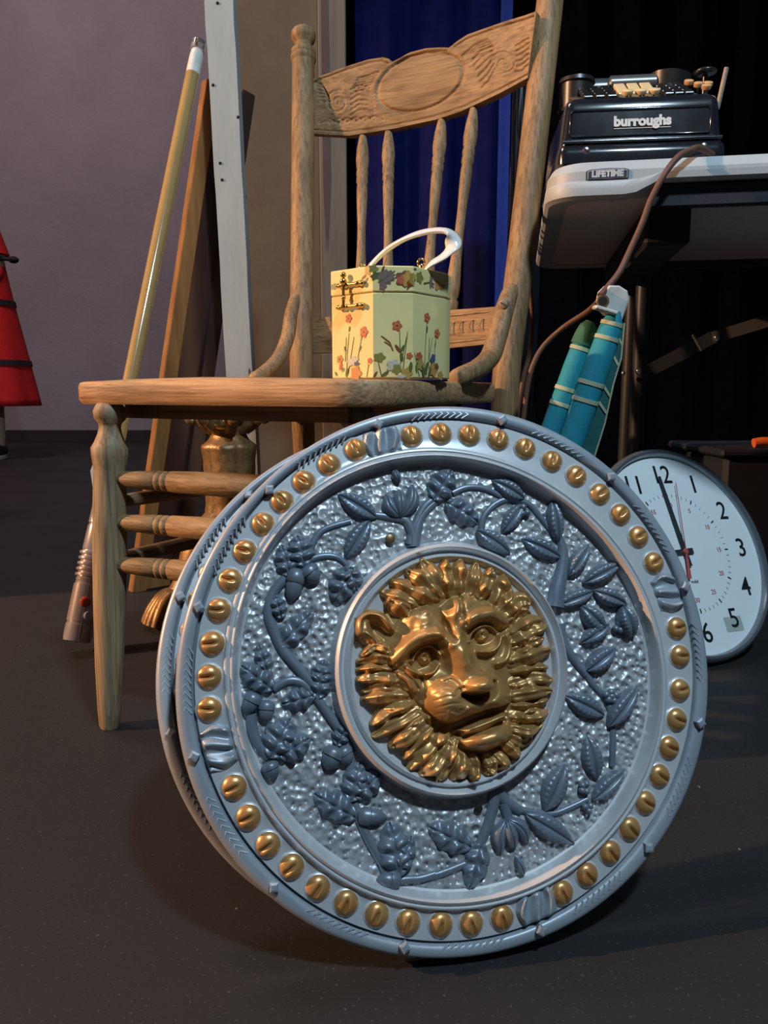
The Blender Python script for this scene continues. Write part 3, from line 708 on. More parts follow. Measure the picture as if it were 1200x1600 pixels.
# ================================================================== BOX PURSE
ZB = .4535+.0015
D0, D1, D2, D3 = .905, .862, .866, .915
zt = .575; 
def gpt(px, D):      # ground position under an image column
    v = P(px, 520, D); return Vector((v.x, v.y, 0))
p0, p1, p2, p3 = gpt(519, D0), gpt(583, D1), gpt(645, D2), gpt(695, D3)
cc = Vector(((p0.x+p3.x)/2+.004, (p0.y+p3.y)/2+.012, 0))
poly = [p0, p1, p2, p3]+[cc*2-p for p in (p0, p1, p2, p3)]
purse = empty('box_purse', (cc.x, cc.y, ZB), 0, 'cream wooden box purse with pressed flowers, gold clasp and white handle, on the chair seat', 'purse')
M['cream'] = pmat('cream_lacquer', (.86, .74, .34), (.83, .70, .31), rough=.25, nscale=3, coat=.5)
zl = .5475
def octbox(z0, z1, grow, bev=.0012):
    mb = MB(); pl = [((p-cc)*(1+grow)+cc) for p in poly]
    mb.prism([(p.x, p.y) for p in pl], z1-z0, O=(0, 0, z0), bev=bev, mat=M['cream']); return mb
body_mb = octbox(ZB, zl-.0006, 0); lid_mb = octbox(zl, zt, .012)
# decoupage flowers lie on the faces (own thin paper shapes)
paper = {k: pmat('paper_'+k, c, tuple(q*.7 for q in c), rough=.4, nscale=90) for k, c in dict(coral=(.62, .13, .07), orange=(.62, .27, .08), green=(.12, .15, .04), olive=(.28, .27, .06), mauve=(.25, .16, .15), white=(.6, .58, .48), blue=(.07, .10, .2), brown=(.22, .09, .04), gold=(.5, .33, .08), darkred=(.25, .03, .02)).items()}
def face_frame(a, b, grow=0):
    A = (a-cc)*(1+grow)+cc; B = (b-cc)*(1+grow)+cc; X = (B-A); L_ = X.length; X.normalize(); n_ = X.cross(Vector((0, 0, 1))); return A, X, n_, L_
def decals(mb, a, b, items, z0, z1, grow=0):
    A, X, n_, L_ = face_frame(a, b, grow); Zv = Vector((0, 0, 1)); k = [0]
    def pt(u, v, e): return A+X*(u*L_)+Vector((0, 0, z0+(z1-z0)*v))+n_*(.0003+e)
    for it in items:
        k[0] += 1; e = .00004*k[0]; kind = it[0]
        if kind == 'stem':
            _, c, pts, wd = it
            for (q0, q1) in zip(pts[:-1], pts[1:]):
                P0, P1 = pt(*q0, e), pt(*q1, e); d = (P1-P0).normalized(); s_ = d.cross(n_)*wd
                mb.add([P0-s_, P1-s_*.7, P1+s_*.7, P0+s_], [(0, 1, 2, 3)], paper[c]); mb.f[-1] = mb.f[-1][::-1]
        else:
            _, c, u, v, ru, rot = it[:6]; asp = it[6] if len(it) > 6 else 1.; lob = it[7] if len(it) > 7 else 5
            c0 = pt(u, v, e); N_ = 24; vs = [c0]
            for i in range(N_):
                t_ = 2*PI*i/N_; r_ = ru*(1+(.18*math.cos(lob*t_) if kind == 'flower' else 0)); x = r_*math.cos(t_); y = r_*asp*math.sin(t_)
                cr_, sr_ = math.cos(rot), math.sin(rot); vs.append(c0+X*(x*cr_-y*sr_)+Zv*(x*sr_+y*cr_))
            mb.add(vs, [(0, i+1, (i+1) % N_+1) for i in range(N_)], paper[c])
def flower(u, v, r, c='coral'): return [('flower', c, u, v, r, 0), ('flower', 'orange' if c == 'coral' else 'gold', u, v, r*.55, .5), ('leaf', 'darkred', u, v, r*.25, 0)]
def stem(*pts, w=.00055, c='green'): return ('stem', c, pts, w)
def leaf_(u, v, r, rot, c='green', asp=.35): return ('leaf', c, u, v, r, rot, asp)
fa = []
fa += [stem((.36, 0), (.38, .3), (.43, .55)), stem((.33, .2), (.36, .5)), stem((.4, .05), (.55, .5)), stem((.55, 0), (.72, .45), (.78, .62)), stem((.85, 0), (.9, .16))]
fa += flower(.42, .73, .0046)+[leaf_(.44, .6, .003, 1.4)]+flower(.79, .55, .0055)+[leaf_(.70, .36, .003, 1.2), leaf_(.33, .36, .003, 1.9)]
fa += flower(.2, .23, .0045, 'orange')+[leaf_(.22, .14, .004, 1.2, 'coral', .5), ('flower', 'white', .52, .2, .0085, .3, .55), ('flower', 'blue', .62, .17, .004, 0, .5), ('flower', 'orange', .6, .05, .0075, 0), ('flower', 'coral', .93, .2, .003, 0), leaf_(.28, .1, .003, 1), leaf_(.1, .05, .003, 2), leaf_(.38, .07, .005, 1.3)]
fb = [stem((.70, .15), (.66, .6)), stem((.72, .2), (.85, .5)), stem((.76, .1), (.87, .55)), stem((.22, 0), (.12, .2), (.2, .27)), stem((.5, .32), (.42, .42), (.2, .5), c='brown', w=.0008), stem((.45, .38), (.28, .43), c='brown', w=.0007)]
fb += flower(.60, .62, .0052)+flower(.92, .26, .0034, 'coral')+[('flower', 'olive', .16, .24, .0062, 0, .75), leaf_(.62, .35, .005, 2.2, 'brown', .3), leaf_(.74, .35, .004, 1.1), leaf_(.72, .25, .005, 1.8), ('flower', 'white', .52, .14, .0078, 0, .8), ('flower', 'olive', .60, .10, .005, 1), ('flower', 'gold', .85, .05, .006, 0), leaf_(.3, .04, .005, .6), leaf_(.95, .12, .006, 1.5), ('flower', 'white', .7, .01, .006, 0, .3), leaf_(.05, .03, .004, 1, 'brown')]
fc = [stem((.35, 0), (.38, .4), (.42, .7)), stem((.4, 0), (.60, .5)), stem((.48, .1), (.5, .5)), stem((.62, 0), (.68, .4), (.72, .58)), stem((.2, 0), (.05, .3)), stem((.3, 0), (.2, .3))]
fc += flower(.42, .74, .0052)+flower(.74, .56, .0050)+[leaf_(.42, .6, .0035, 1.5), leaf_(.68, .42, .003, 1.3), ('flower', 'coral', .18, .26, .0055, 0, .8), ('flower', 'gold', .22, .16, .006, 0), ('flower', 'blue', .60, .24, .006, .7, .7), ('flower', 'orange', .62, .10, .0075, 0), ('flower', 'brown', .72, .14, .004, 0), leaf_(.4, .12, .007, 1.3), leaf_(.3, .08, .007, 1.9), leaf_(.5, .07, .006, 1.2), ('flower', 'gold', .85, .03, .005, 0), leaf_(.1, .12, .005, 1.8, 'olive')]
mb = body_mb; fz0, fz1 = ZB+.001, zl-.002
decals(mb, p0, p1, fa, fz0, fz1); decals(mb, p1, p2, fb, fz0, fz1); decals(mb, p2, p3, fc, fz0, fz1)
obj('purse_body', mb, None, purse, smooth=25)
mb = lid_mb
decals(mb, p0, p1, [('flower', 'olive', .08, .38, .0055, 0, .6), leaf_(.80, .6, .004, .5, 'brown'), ('flower', 'gold', .90, .85, .005, 0), leaf_(.85, .45, .004, .8, 'mauve')], zl, zt, .012)
decals(mb, p1, p2, [('flower', 'olive', .02, .86, .005, 0, .9), ('flower', 'green', .06, .6, .0055, .6, .7), ('flower', 'mauve', .33, .55, .0095, .3, .8, 9), stem((.15, .35), (.55, .8), w=.0009), stem((.25, .25), (.62, .6), w=.0009), leaf_(.25, .85, .004, 1.2, 'brown'), ('flower', 'mauve', .25, .2, .004, 0), ('flower', 'brown', .75, .5, .008, 0), ('flower', 'gold', .88, .5, .008, .4), ('flower', 'coral', .68, .45, .004, 0)], zl, zt, .012)
decals(mb, p2, p3, [('flower', 'gold', -.04, .5, .006, 0), ('flower', 'olive', .18, .6, .0062, 0), stem((.3, .4), (.5, .5), (.62, .45), w=.001), leaf_(.52, .55, .008, 1.5, 'mauve', .35), stem((.5, .5), (.6, .3), w=.0012, c='mauve'), ('flower', 'orange', .72, .42, .0055, 0, .9, 3), leaf_(.88, .4, .006, .5, 'olive'), leaf_(.04, .9, .003, 0, 'mauve')], zl, zt, .012)
obj('lid', mb, None, purse, smooth=25)
brass = pmat('polished_brass', (.80, .52, .16), rough=.2, metal=1., nscale=2)
A, X, n_, L_ = face_frame(p0, p1, .012); Zv = Vector((0, 0, 1))
def fp(u, z, out_): return A+X*(u*L_)+Zv*z+n_*out_
mb = MB()
for (zc, w_) in ((zl+.010, 1.), (zl-.0135, 1.)):
    mb.tube([fp(.25, zc, .003), fp(.80, zc, .003)], .0021, 10)
    for u in (.24, .33, .45, .7, .8): mb.sphere(fp(u, zc, .0035), .0030, 10, 7)
    mb.sphere(fp(.27, zc-.0005, .002), .0042, 10, 7, sc=(1, 1, .7)); mb.sphere(fp(.76, zc+.0005, .002), .0042, 10, 7, sc=(1, 1, .8))
mb.tube([fp(.40, zl+.016, .006), fp(.40, zl-.015, .006)], .0018, 10)
for zc, r_ in ((zl+.0205, .0034), (zl+.0135, .004), (zl-.004, .0026)): mb.sphere(fp(.40, zc, .006), r_, 12, 8)
obj('gold_clasp', mb, brass, purse, smooth=60)
# handle strap
hz = zt
hp = [P(566, 432, .93), P(582, 412, .925), P(608, 388, .915), P(640, 370, .905), P(672, 361, .90), P(697, 361, .895), P(708, 370, .892), P(706, 386, .89), P(694, 400, .89), P(676, 411, .89), P(662, 423, .892)]
pth = smoothpath(hp, 6); n_p = len(pth); wv = [np.interp(i/(n_p-1), [0, .08, .2, .27, .35, .6, .75, .9, 1], [.5, .9, 1, .86, 1, 1, .95, .85, .35])*.0096 for i in range(n_p)]
mb = MB(); mb.tube(pth, wv, 16, flat=.34, up=(.15, -.35, 1)); obj('handle', mb, pmat('pearl_white_plastic', (.82, .78, .72), (.78, .74, .68), rough=.2, coat=.6), purse, smooth=60)
for q, dd in ((P(658, 425, .892), 0), (P(567, 431, .932), 0)):
    mb = MB(); b_ = Vector((q.x, q.y, zt)); mb.lathe(b_-Vector((0, 0, .001)), b_+Vector((0, 0, .006)), [(0, .004), (.3, .004), (.4, .0025), (.8, .0025), (1, .0018)], 12); mb.tube([b_+Vector((.004*math.cos(a), 0, .0075+.0045*math.sin(a))) for a in np.linspace(0, 2*PI, 14, endpoint=False)], .0011, 8, closed=True)
    obj('handle_mount', mb, brass, purse, smooth=60)

# ================================================================== FOLDING TABLE
M['plastic'] = pmat('white_speckled_plastic', (.37, .41, .43), (.34, .38, .40), rough=.5, nscale=60, bump=.08, bscale=300, bdist=.0005)
M['underside'] = pmat('grey_moulded_underside', (.62, .54, .50), (.56, .49, .45), rough=.7, nscale=20)
M['steel'] = pmat('grey_powder_steel', (.035, .04, .045), (.03, .034, .04), rough=.4, metal=.5, nscale=4)
def under_tex():
    m = M['underside']; nt = m.node_tree; L = nt.links; b = nt.nodes['Principled BSDF']
    tc = nd(nt, 'ShaderNodeTexCoord'); br_ = nd(nt, 'ShaderNodeTexBrick'); br_.inputs['Scale'].default_value = 14; br_.inputs['Mortar Size'].default_value = .06
    br_.inputs['Brick Width'].default_value = .6; br_.inputs['Row Height'].default_value = .25
    L.new(tc.outputs['Object'], br_.inputs['Vector']); bp = nd(nt, 'ShaderNodeBump'); bp.inputs['Strength'].default_value = .9; bp.inputs['Distance'].default_value = .004
    L.new(br_.outputs['Fac'], bp.inputs['Height']); L.new(bp.outputs[0], b.inputs['Normal'])
under_tex()
ZT = .742
TA = P(853, 280, 1.075); TA.z = 0
TX = Vector((.985, -.170, 0)).normalized(); TY = Vector((-TX.y, TX.x, 0))
def TW(a, b, z): return TA+TX*a+TY*b+Vector((0, 0, z))
tb = empty('folding_table', TW(.6, .3, 0), math.atan2(TX.y, TX.x), 'white plastic folding table with grey steel legs, holding the old adding machine', 'table')
LN, WD_ = 1.22, .60
def rrect(l, wd, r, n=8):
    o_ = []
    for cx, cy, a0 in ((r, r, 180), (l-r, r, 270), (l-r, wd-r, 0), (r, wd-r, 90)):
        o_ += [(cx+r*math.cos(math.radians(a0+90*i/n)), cy+r*math.sin(math.radians(a0+90*i/n))) for i in range(n+1)]
    return o_
rp = rrect(LN, WD_, .045)
prof = [(.030, ZT-.047, 0), (.006, ZT-.050, 0), (.001, ZT-.046, 0), (0, ZT-.038, 0), (.001, ZT-.030, 0), (.003, ZT-.027, 0), (.003, ZT-.015, 0), (.005, ZT-.012, 0), (.008, ZT-.006, 0), (.011, ZT-.002, 0), (.018, ZT, 0), (.05, ZT, 0)]
def inset(poly, d):
    cx, cy = LN/2, WD_/2; out_ = []
    for (x, y) in poly: out_.append((cx+(x-cx)*(1-d/(LN/2)), cy+(y-cy)*(1-d/(WD_/2))))
    return out_
mb = MB(); n = len(rp); vs = []; fs = []
for d, z, _ in prof:
    for (x, y) in inset(rp, d):
        lift = 0
        if z < ZT-.028 and y < .1:      # apron rises after the first 15 cm along the front
            lift = .016*min(1, max(0, (x-.10)/.06)) if d < .02 else .016*min(1, max(0, (x-.10)/.06))
        vs.append(TW(x, y, z+lift))
# resample: need points along the front edge for the stepped apron
front_x = [.06, .08, .10, .115, .13, .145, .16, .20, .4, .8]
pl = []
for i, p in enumerate(rp):
    pl.append(p)
    if i == 8: pl += [(x, 0.0) for x in front_x]
vs = []; n = len(pl)
for d, z, _ in prof:
    for (x, y) in inset(pl, d):
        f_ = min(1, max(0, (x-.105)/.055)); f_ = f_*f_*(3-2*f_)
        lift = .020*f_ if (z < ZT-.028 and y < .09 and x < LN-.05) else 0
        if z < ZT-.028: lift = min(lift, .018*1.0) * (1 if z < ZT-.037 else .55)
        vs.append(TW(x, y, z+lift))
for k in range(len(prof)-1):
    for i in range(n): j = (i+1) % n; fs.append((k*n+i, k*n+j, (k+1)*n+j, (k+1)*n+i))
fs.append(tuple(range((len(prof)-1)*n, len(prof)*n)))
mb.add(vs, fs); obj('tabletop', mb, M['plastic'], tb, smooth=30)
mb = MB(); mb.prism(inset(rp, .028), .012, O=TW(0, 0, ZT-.046), X=TX, Y=TY, Z=(0, 0, 1)); obj('underside_panel', mb, M['underside'], tb, smooth=0)
mb = MB(); mb.box(TW(.14+.5, .028, ZT-.046), (1.0, .022, .026), X=TX, Y=TY); obj('side_rail', mb, M['steel'], tb)
mb = MB(); mb.box(TW(.14+.5, WD_-.03, ZT-.046), (1.0, .022, .026), X=TX, Y=TY); obj('side_rail', mb, M['steel'], tb)
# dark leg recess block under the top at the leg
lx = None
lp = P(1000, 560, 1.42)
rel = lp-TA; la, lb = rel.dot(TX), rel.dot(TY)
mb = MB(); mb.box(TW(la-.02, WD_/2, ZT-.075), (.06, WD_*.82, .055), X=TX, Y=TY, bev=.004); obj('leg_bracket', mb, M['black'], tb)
for bb in (lb, .52):
    mb = MB(); mb.tube([TW(la, bb, .0), TW(la, bb, ZT-.06)], .0135, 16); l_ = obj('leg', mb, M['steel'], tb)
    mb = MB(); mb.lathe(TW(la, bb, .0), TW(la, bb, .03), [(0, .0175), (.8, .0175), (1, .0145)], 16); obj('foot_cap', mb, M['black'], l_)
mb = MB(); mb.tube([TW(la, lb, .33), TW(la, WD_-lb, .33)] if False else [TW(la, lb, .30), TW(la, .52, .30)], .009, 10); obj('leg_crossbar', mb, M['steel'], tb)
a = P(1003, 585, 1.40); b = P(1112, 528, 1.36); c_ = P(1230, 492, 1.28)
mb = MB(); d = (b-a).normalized(); mb.box((a+b)/2, ((b-a).length, .006, .022), X=d, Y=TY, Z=d.cross(TY)); obj('folding_brace', mb, M['steel'], tb)
mb = MB(); d = (c_-b).normalized(); mb.box((b+c_)/2, ((c_-b).length, .006, .020), X=d, Y=TY, Z=d.cross(TY)); obj('folding_brace', mb, M['black'], tb)
for q in ((998, 580, 1.385), (1120, 528, 1.35), (974, 583, 1.40)):
    c0 = P(*q); mb = MB(); mb.sphere(c0, .0062 if q[0] != 974 else .004, 12, 8); obj('bolt', mb, pmat('bright_bolt', (.5, .5, .5), rough=.25, metal=.9), tb)
mb = MB(); mb.tube([P(1082, 523, 1.345), P(1096, 548, 1.345)], .0022, 8); obj('locking_ring', mb, pmat('bright_ring', (.6, .55, .45), rough=.25, metal=.9), tb)
# maker's badge on the edge
fz = ZT-.021
mb = MB(); bc = TW(.0, .0025, 0); 
ax_ = (P(950, 262, 1.06)-TA).dot(TX)
ctr = TW(ax_, .0025, ZT-.0205)
hexp = [(-.027, -.0055), (-.027, .0050), (-.022, .0068), (0, .0078), (.022, .0068), (.027, .0050), (.027, -.0055), (0, -.0062)]
mb.prism(hexp, .0008, O=ctr-TY*.0004, X=TX, Y=(0, 0, 1), Z=-TY, mat=pmat('badge_navy', (.02, .03, .045), rough=.5))
wt = pmat('badge_white', (.55, .58, .6), rough=.5)
mb.prism([(x*.94, y*.86) for x, y in hexp], .0004, O=ctr-TY*.0012, X=TX, Y=(0, 0, 1), Z=-TY, mat=wt)
mb.prism([(x*.91, y*.76) for x, y in hexp], .0004, O=ctr-TY*.0016, X=TX, Y=(0, 0, 1), Z=-TY, mat=mb.mats[0])
bd = obj('badge', mb, None, tb, smooth=0)
tm = text_mesh('LIFETIME', .0105, ctr-TY*.0021+Vector((0, 0, .0004)), TX, (0, 0, 1), .0002, .0006); obj('badge_lettering', tm, wt, bd, smooth=0)

# ================================================================== ADDING MACHINE
def cmk(a, b): pass
ml = P(872, 246, 1.10); mr = P(1137, 226, 1.075)
MX = (Vector((mr.x, mr.y, 0))-Vector((ml.x, ml.y, 0))); MWD = MX.length; MX.normalize(); MY = Vector((-MX.y, MX.x, 0)); MO = Vector((ml.x, ml.y, 0))
MZ = ZT+.003
am = empty('adding_machine', MO+MX*MWD/2+MY*.14+Vector((0, 0, ZT)), math.atan2(MX.y, MX.x), 'old black enamelled adding machine with cream and black keys, on the white folding table', 'adding machine')
def AW(a, b, z): return MO+MX*a+MY*b+Vector((0, 0, MZ+z))
enamel = pmat('black_enamel', (.008, .010, .016), (.012, .012, .016), rough=.16, nscale=4, spec=.7, coat=.7, rvar=.06)
HB = .088; DP = .26
mb = MB()
# shell: lofted rounded rectangle sections, leaning inwards towards the top, front lower than the back
secs = [(0.000, 0, .0), (.012, 0, .0), (.020, .001, .002), (.0225, .002, .005), (.028, .0035, .0095), (.034, .0045, .0105), (.070, .0085, .0125), (.078, .0095, .0140), (.084, .012, .018), (.087, .016, .023), (.0885, .022, .030)]
def rr2(x0, x1, y0, y1, r, n=6):
    o_ = []
    for cx, cy, a0 in ((x0+r, y0+r, 180), (x1-r, y0+r, 270), (x1-r, y1-r, 0), (x0+r, y1-r, 90)):
        o_ += [(cx+r*math.cos(math.radians(a0+90*i/n)), cy+r*math.sin(math.radians(a0+90*i/n))) for i in range(n+1)]
    return o_
vs = []; fs = []; n = 28
for z, sx, fy in secs:
    for (x, y) in rr2(sx, MWD-sx, fy, DP-sx*.6, .012): vs.append(AW(x, y, z+(y/DP)*.018*(z/HB)))
for k in range(len(secs)-1):
    for i in range(n): j = (i+1) % n; fs.append((k*n+i, k*n+j, (k+1)*n+j, (k+1)*n+i))
fs.append(tuple(range((len(secs)-1)*n, len(secs)*n))); fs.append(tuple(reversed(range(n))))
mb.add(vs, fs); obj('casing', mb, enamel, am, smooth=40)
# pressed front frame (raised border around the sunken name panel)
def fr(u, z):     # on the front face
    y = np.interp(z, [.0225, .034, .07, .078], [.005, .0105, .0125, .014]); return AW(u, y-.0006, z)
mb = MB(); loop = [fr(.018, .036), fr(MWD-.022, .036), fr(MWD-.020, .040), fr(MWD-.020, .066), fr(MWD-.024, .070), fr(.020, .070), fr(.016, .066), fr(.016, .040)]
mb.tube(loop, .0016, 8, closed=True); obj('panel_bead', mb, enamel, am, smooth=60)
mb = MB(); mb.tube([fr(.006, .0285)-MY*.001, fr(MWD-.006, .0285)-MY*.001], .0026, 10); obj('ridge_bead', mb, enamel, am, smooth=60)
tc_ = fr((P(1007, 187, 1.085)-MO).dot(MX), .0535)
wl = pmat('silver_lettering', (.62, .6, .56), rough=.5)
tm = text_mesh('burroughs', .0180, tc_-MY*.0006, MX, (0, 0.12, 1), .0003, .0009); tm.box(tc_-Vector((0, 0, .0085))-MY*.0006, (.074, .0006, .0010), X=MX, Y=MY); obj('name_lettering', tm, wl, am, smooth=0)
for u in (.037, MWD-.030):
    c0 = AW(u, .0005, .0155); mb = MB(); mb.lathe(c0+MY*.003, c0-MY*.002, [(0, .0048), (.8, .0048), (1, .003)], 14, pmat('nickel_screw', (.35, .33, .3), rough=.3, metal=.9)); s_ = obj('screw_head', mb, None, am)
    mb = MB(); mb.box(c0-MY*.0022, (.008, .0006, .0011), X=MX+Vector((0, 0, -.8)), Y=MY, Z=(MX+Vector((0, 0, -.8))).cross(MY)); obj('screw_slot', mb, M['hole'], s_)
mb = MB(); mb.prism([(.024, 0), (MWD-.024, 0), (MWD-.024, .125), (.024, .125)], .002, O=AW(0, .036, .0885), X=MX, Y=(MY+Vector((0, 0, .42))).normalized(), Z=MX.cross((MY+Vector((0, 0, .42))).normalized())); 
keyplate = pmat('dull_brown_keyplate', (.10, .07, .045), (.07, .05, .035), rough=.55)
obj('key_plate', mb, keyplate, am)
kblack = pmat('black_key_plastic', (.012, .011, .011), rough=.3); kcream = pmat('cream_key_plastic', (.72, .55, .30), (.66, .50, .27), rough=.4); kcop = pmat('amber_key_plastic', (.62, .36, .16), rough=.4)
def key(u, v, z, wx, wy, mat, name='key', rnd=False, tilt=.62):
    c0 = AW(u, v, .0985+.50*(v-.045)+(.004 if rnd else 0)); Yk = (MY+Vector((0, 0, tilt))).normalized(); Zk = MX.cross(Yk); mb = MB()
    if rnd: mb.lathe(c0-Zk*.003, c0+Zk*.003, [(0, wx*.45), (.2, wx*.5), (.9, wx*.5), (1, wx*.42)], 18, mat)
    else: mb.box(c0, (wx, wy, .006), X=MX, Y=Yk, Z=Zk, mat=mat, bev=.001)
    mb.tube([c0-Zk*.003, c0-Zk*.022], .0018, 8, mat=kblack); return obj(name, mb, None, am)
for u in (.042, .058, .074):
    for r_ in range(4): key(u, .045+.021*r_, .099+.0065*r_, .0125, .0165, kblack)
for u in (.150, .163, .176):
    for r_ in range(4): key(u, .045+.021*r_, .099+.0065*r_, .0120, .0165, kblack)
for k_, u in enumerate((.094, .112, .130)):
    key(u+.001, .044, .100, .0155, .013, kcream, rnd=True); key(u, .088, .114, .0150, .058, kcream)
for (u, v, z) in ((.196, .110, .122), (.203, .085, .112), (.208, .062, .110), (.216, .085, .120)): key(u-.004, v, z, .013, .013, kcop, rnd=True)
sp = pmat('dark_ribbon_spool', (.03, .028, .03), rough=.35, metal=.4)
mb = MB(); c0 = P(918, 132, 1.20); c0 = AW(.036, .13, .105); mb.lathe(c0, c0+Vector((0, 0, .046)), [(0, .026), (.08, .027), (.1, .024), (.85, .024), (.88, .027), (1, .026)], 30); obj('ribbon_spool', mb, sp, am)
c0 = AW(.170, .15, .115); mb = MB(); mb.lathe(c0, c0+Vector((.004, 0, .045)), [(0, .024), (.5, .028), (.95, .031), (1, .026)], 30); obj('ribbon_spool', mb, sp, am)
mb = MB(); c0 = AW(.110, .17, .150); mb.lathe(c0-MX*.085, c0+MX*.085, [(0, .010), (.1, .010), (.11, .0165), (.89, .0165), (.9, .010), (1, .010)], 24); mb.lathe(c0-MX*.03+Vector((0, -.03, -.004)), c0+MX*.04+Vector((0, -.03, -.004)), [(0, .010), (.04, .013), (.96, .013), (1, .010)], 18); obj('paper_roller', mb, pmat('grey_roller', (.10, .105, .11), rough=.3, metal=.3), am)
c0 = AW(.214, .11, .085); mb = MB(); mb.tube([c0, c0+Vector((0, 0, .060))], .004, 10); mb.sphere(c0+Vector((0, 0, .062)), .017, sc=(1, 1, .32)); obj('crank_knob', mb, kblack, am, smooth=60)
c0 = AW(.217, .05, .078); mb = MB(); mb.tube([c0, c0+Vector((.009, 0, .052))], .0032, 10); obj('side_lever', mb, pmat('dull_lever', (.4, .32, .24), rough=.4, metal=.5), am)
# round tin on the table behind the right side of the machine
tin = P(1185, 216, 1.18); mb = MB(); b0 = Vector((tin.x, tin.y, ZT+.001)); mb.lathe(b0, b0+Vector((0, 0, .022)), [(0, .050), (.1, .052), (.9, .052), (1, .050)], 36)
obj('round_tin', mb, pmat('pale_grey_tin', (.35, .38, .4), rough=.3, metal=.7), top=('shallow round grey metal dish on the white table beside the adding machine', 'dish'))

# dark storage bin and an orange clip on it, far right under the table
c0 = P(1215, 790, 1.95); mb = MB(); X0 = P(1128, 705, 1.95).x; zt_ = P(1150, 712, 1.95).z
mb.box((X0+.25, 2.1, zt_/2), (.5, .34, zt_), bev=.012); mb.box((X0+.25, 2.1, zt_+.008), (.53, .37, .02), bev=.006)
obj('storage_bin', mb, pmat('dark_navy_plastic', (.006, .010, .02), rough=.7), top=('dark navy storage bin on the floor behind the clock', 'bin'))
c0 = Vector((P(1196, 690, 1.98).x, 1.98, zt_+.018)); mb = MB(); mb.tube(smoothpath([c0+Vector((-.03, 0, .012)), c0+Vector((0, 0, .016)), c0+Vector((.05, 0, .012))], 6), .012, 12)
obj('orange_plug', mb, pmat('orange_plastic', (.8, .16, .03), rough=.4), smooth=60, top=('small orange plastic piece lying on the navy bin at the right edge', 'plastic piece'))
# glossy black wrapped roll standing behind the chair
c0 = P(822, 300, 1.95); N_ = 60; vs = []
for j in range(14):
    z = .0+1.22*j/13
    for i in range(N_):
        a = 2*PI*i/N_; r = .036+.004*math.sin(7*a+.8*math.sin(z*5))+.002*math.sin(17*a+z*9); vs.append((c0.x+r*math.cos(a), 1.95+r*math.sin(a), z))
mb = MB(); mb.grid(vs, N_, 14, closed_u=True); mb.f += [tuple(range(N_))[::-1], tuple(range(13*N_, 14*N_))]; mb.m += [0, 0]
obj('wrapped_roll', mb, pmat('black_glossy_film', (.006, .008, .012), rough=.12, spec=.9, coat=.6), smooth=50, top=('tall glossy black plastic-wrapped roll standing behind the right chair post', 'roll'))

# ================================================================== CORDS
cordm = pmat('brown_cloth_cord', (.13, .055, .03), (.09, .038, .022), rough=.6, nscale=30)
def cord(name, pts, r, label, mat=cordm, cat='cord'):
    mb = MB(); mb.tube(smoothpath(pts, 8), r, 10); return obj(name, mb, mat, smooth=60, top=(label, cat))
ec = AW(.215, -.006, .004)
cord('power_cord', [AW(.200, -.001, .005), P(1092, 231, 1.05), P(1078, 236, 1.04), P(1060, 245, 1.03), P(1040, 270, 1.02), P(1018, 310, 1.02), P(1003, 350, 1.02), P(985, 390, 1.02), P(968, 425, 1.015), P(950, 448, 1.01), P(938, 462, 1.00)], .0042, 'brown cord hanging from the adding machine over the front edge of the white table')
cord('power_cord', [P(930, 476, 1.0), P(915, 489, 1.02), P(880, 512, 1.06), P(850, 540, 1.07), P(833, 570, 1.07), P(824, 605, 1.07), P(818, 650, 1.07), P(812, 690, 1.07)], .0036, 'brown cord running down leftwards from the white bracket to behind the shield')
cord('power_cord', [P(826, 400, 1.25), P(827, 440, 1.25), P(831, 490, 1.25), P(828, 550, 1.25), P(818, 590, 1.25), P(808, 650, 1.25), P(804, 720, 1.25)], .0040, 'thin brown cord hanging straight down just right of the chair back post')

# ================================================================== FOLDED TEAL FABRIC
M['teal'] = pmat('teal_canvas', (.006, .25, .34), (.005, .20, .28), rough=.75, nscale=10, bump=.3, bscale=200, bdist=.0006)
M['tealdark'] = pmat('dark_teal_canvas', (.006, .10, .10), (.005, .08, .085), rough=.8, nscale=10, bump=.3, bscale=200, bdist=.0006)
M['tealgreen'] = pmat('green_canvas', (.03, .12, .05), (.02, .10, .06), rough=.8)
stripe = pmat('cream_stripe', (.42, .45, .30), rough=.8)
foot0 = PF(905, 1010, .005)
fc_ = empty('folded_canvas_seat', (foot0.x, foot0.y, 0), 0, 'folded teal canvas with cream stripes and a white plastic end, standing behind the shield', 'folded canvas')
def roll(top, bot, r, mat, nm):
    N_ = 40; pth = [top.lerp(bot, i/N_) for i in range(N_+1)]; rr = [r*np.interp(i/N_, [0, .015, .04, .12, 1], [.35, .7, .88, 1, 1.08]) for i in range(N_+1)]
    mb = MB(); mb.tube(pth, rr, 24, flat=1.0); return obj(nm, mb, mat, fc_, smooth=60)
def bands(par, top, bot, r, ts, w_=.0025):
    for t_ in ts:
        a = top.lerp(bot, t_-w_/2); b = top.lerp(bot, t_+w_/2); f_ = np.interp(t_, [0, .015, .04, .12, 1], [.35, .7, .88, 1, 1.08])
        mb = MB(); mb.lathe(a, b, [(0, r*f_*1.0), (.05, r*f_+.0010), (.95, r*f_+.0010), (1, r*f_)], 24); obj('stripe', mb, stripe, par, smooth=60)
r1t, r1b = P(963, 486, 1.005), PF(800, 1030, .03)
r1b = P(845, 830, 1.03)
dd = (r1b-r1t).normalized(); r1b = r1t+dd*((r1t.z-.03)/(-dd.z))
o1 = roll(r1t, r1b, .0165, M['teal'], 'canvas_roll')
L1 = (r1b-r1t).length
def tpar(px, py, top, bot, D=1.01): q = P(px, py, D); return (q-top).dot((bot-top).normalized())/(bot-top).length
